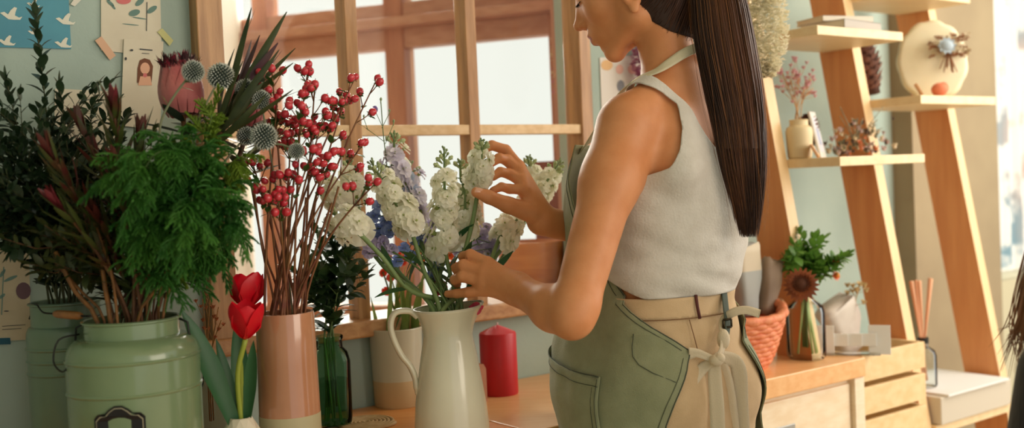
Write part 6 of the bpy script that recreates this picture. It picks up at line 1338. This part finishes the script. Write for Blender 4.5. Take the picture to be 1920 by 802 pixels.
hanging_bunch((1430, -30, 2.30), (8, 175), .052, M_PAM, M_PAM, 'creamy fluffy dried bunch hanging beside her ponytail', n=1500)
# buff vase pink blossom, lower shelf posy, plaque posy
GYP = mat('pink_gypsophila', rgb(226, 170, 178), .8, c2=rgb(236, 196, 198), scale=40, transl=.25)
for i, (px, py) in enumerate(((1478, 140), (1500, 130), (1520, 148), (1490, 155), (1510, 165), (1470, 160), (1525, 165), (1462, 130))): dried(rnd_in(BV+Vector((0, 0, .093)), .01), P(px, py, 2.66), 'pink dried blossom sprig in the buff vase', 9, GYP, .008, spread=.03, group='pink sprigs in the buff vase', base_in=.06)
q = zshelf(.88, .30, 1.262); pos = thing('dried_posy', 'bunch of muted dried flowers lying on the lower shelf', 'posy', q)
PC = [mat('posy_a', rgb(150, 142, 116), .8, c2=rgb(112, 108, 84), scale=50), mat('posy_b', rgb(196, 170, 166), .8), mat('posy_c', rgb(216, 200, 170), .8), mat('posy_d', rgb(96, 74, 60), .8), mat('posy_e', rgb(224, 136, 92), .8)]
for k in range(96):
    f = U(0, 1)**.7; a = U(-1, 1); p = q+WU*(-.085+.19*U(0, 1))+WN*U(-.05, .05)+Vector((0, 0, .004+.09*abs(math.sin(3.0*f))*U(.1, 1)*(1.1-abs(a)*.3))); g = MB(); r_ = U(.008, .014)
    for j in range(8): a2 = j*.8; g.blade(p, Vector((math.cos(a2), math.sin(a2), U(-.3, 1))), (0, 0, 1), r_, r_*.5, bend=-.5, seg=3)
    g.ball(p, r_*.4, 6, 4); g.build('bloom', PC[k % 4 if k % 17 else 4], pos)
g = MB()
for k in range(9):
    e = q+WU*U(-.09, .10)+WN*U(-.04, .04)+Vector((0, 0, U(.07, .13))); g.tube([q+Vector((0, 0, .02)), lerp(q, e, .5)+Vector((0, 0, .02)), e], .0012, 4)
g.build('stems', PC[0], pos)
q, R_ = PLQ; q2 = q+R_ @ Vector((.035, -.03, .13)); pos = thing('plaque_posy', 'small tied dried posy with pale blue bloom on the scalloped plaque', 'posy', q2)
bm2, bm3 = MB(), MB(); PBR = mat('posy_brown', rgb(158, 110, 76), .8)
for k in range(64):
    p = q2+R_ @ Vector((U(-.045, .05), U(-.012, .01), U(-.02, .035))); g = MB(); r_ = U(.008, .013)
    for j in range(7): a2 = j*.9; g.blade(p, Vector((math.cos(a2), math.sin(a2), U(-.5, 1))), (0, -1, 0), r_, r_*.5, bend=-.4, seg=3)
    g.build('bloom', (PC[2], PBR)[k % 2], pos)
for k in range(14):
    e = q2+R_ @ Vector((U(-.03, .02), U(-.008, .008), -.055+U(-.012, .01))); bm2.tube([q2, e], .0014, 4)
bm3.ball(q2+R_ @ Vector((-.01, -.02, .004)), (.022, .016, .018), 10, 7); 
for j in range(10): a2 = j*.63; bm3.blade(q2+R_ @ Vector((-.01, -.026, .004)), R_ @ Vector((math.cos(a2), -.3, math.sin(a2))), (0, -1, 0), .024, .016, bend=.3, seg=3)
bm2.build('brown_stems', PBR, pos); bm3.build('blue_bloom', mat('posy_blue', rgb(176, 192, 204), .7), pos)
dried(BOT*0+P(1600, 590, 2.72), P(1612, 535, 2.72), 'tan dried flower head behind the ladder rail', 12, mat('tan_bloom', rgb(206, 180, 130), .8), .012, spread=.022, base_in=.05)
# bottle bouquet with gerbera
MF = FB+Vector((0, 0, .169)); YG = mat('leaf_bright', rgb(112, 156, 62), .5, c2=rgb(84, 132, 50), scale=20, transl=.35)
gb = 'green stems in the apothecary bottle'
for i, (px, py, D, lb) in enumerate([(1528, 445, 2.52, 'tallest bright leafy sprig in the apothecary bottle'), (1480, 478, 2.50, 'bright leafy sprig leaning to the basket'), (1560, 490, 2.54, 'bright leafy sprig leaning away from the basket'), (1535, 500, 2.50, 'bright leafy sprig in the middle of the bottle'), (1505, 490, 2.54, 'bright leafy sprig behind the brown gerbera')]):
    leafy_branch(rnd_in(MF, .008), P(px, py, D), 'leafy_sprig', lb, 'sprig', YG, G_STEM, L0=.036, w0=.022, n_l=16, twigs=4, start=.25, inside=.14, group=gb, tl=.05)
for k in range(7):
    m = rnd_in(MF, .008); d = rnd_in(Vector((0, 0, 0)), .03); b = MB(); b.tube([FB+d+Vector((0, 0, .014)), m], .0022, 6); tagp(b.build('cut_stem', mat('cut_stem_b', rgb(168, 184, 120), .5), loc=m), 'cut stem end seen through the clear bottle', 'stem', 'cut stems in the clear bottle')
def daisy(c, r, d, m1, m2, label, n=46, rows=3):
    path = stem_path(MF, c-d*.004, inside=.14); root = thing('gerbera', label, 'flower', path[0]); b = MB(); b.tube(path, .0028, 7); b.build('stem', G_STEM, root); x, y, _ = frame_of(d); b = MB()
    for q in range(rows):
        for k in range(n//rows*1): a = 2*math.pi*(k+.33*q)/(n//rows); dr = x*math.cos(a)+y*math.sin(a); b.blade(c+d*.002*q, dr+d*(.12+.45*q), d, r*(1-.25*q), r*.3, bend=.25, seg=4)
    b.build('petals', m1, root); b = MB(); b.ball(c+d*.004, (r*.45, r*.45, r*.45), 14, 8)
    for k in range(60): a = k*2.4; rr = r*.45*math.sqrt(k/60); b.blade(c+d*r*.3+(x*math.cos(a)+y*math.sin(a))*rr, d+(x*math.cos(a)+y*math.sin(a))*.4, d, r*.25, r*.08, seg=2)
    b.build('flower_centre', m2, root)
daisy(P(1502, 534, 2.42), .042, (CP-P(1502, 534, 2.44)).normalized()+Vector((0, 0, .2)), mat('gerbera_brown', rgb(150, 78, 34), .6, c2=rgb(116, 56, 26), scale=30), mat('gerbera_core', rgb(84, 44, 22), .8), 'brown gerbera bloom hanging over the bottle neck', n=60)
daisy(P(1567, 517, 2.52), .014, Vector((.5, -.6, .3)).normalized(), DEL[4], mat('core_y', rgb(220, 140, 60), .8), 'small orange bloom, lower of the pair', n=24, rows=2)
daisy(P(1567, 490, 2.52), .010, Vector((.3, -.6, .6)).normalized(), DEL[4], mat('core_y', rgb(220, 140, 60), .8), 'smallest orange bloom above its twin', n=24, rows=2)
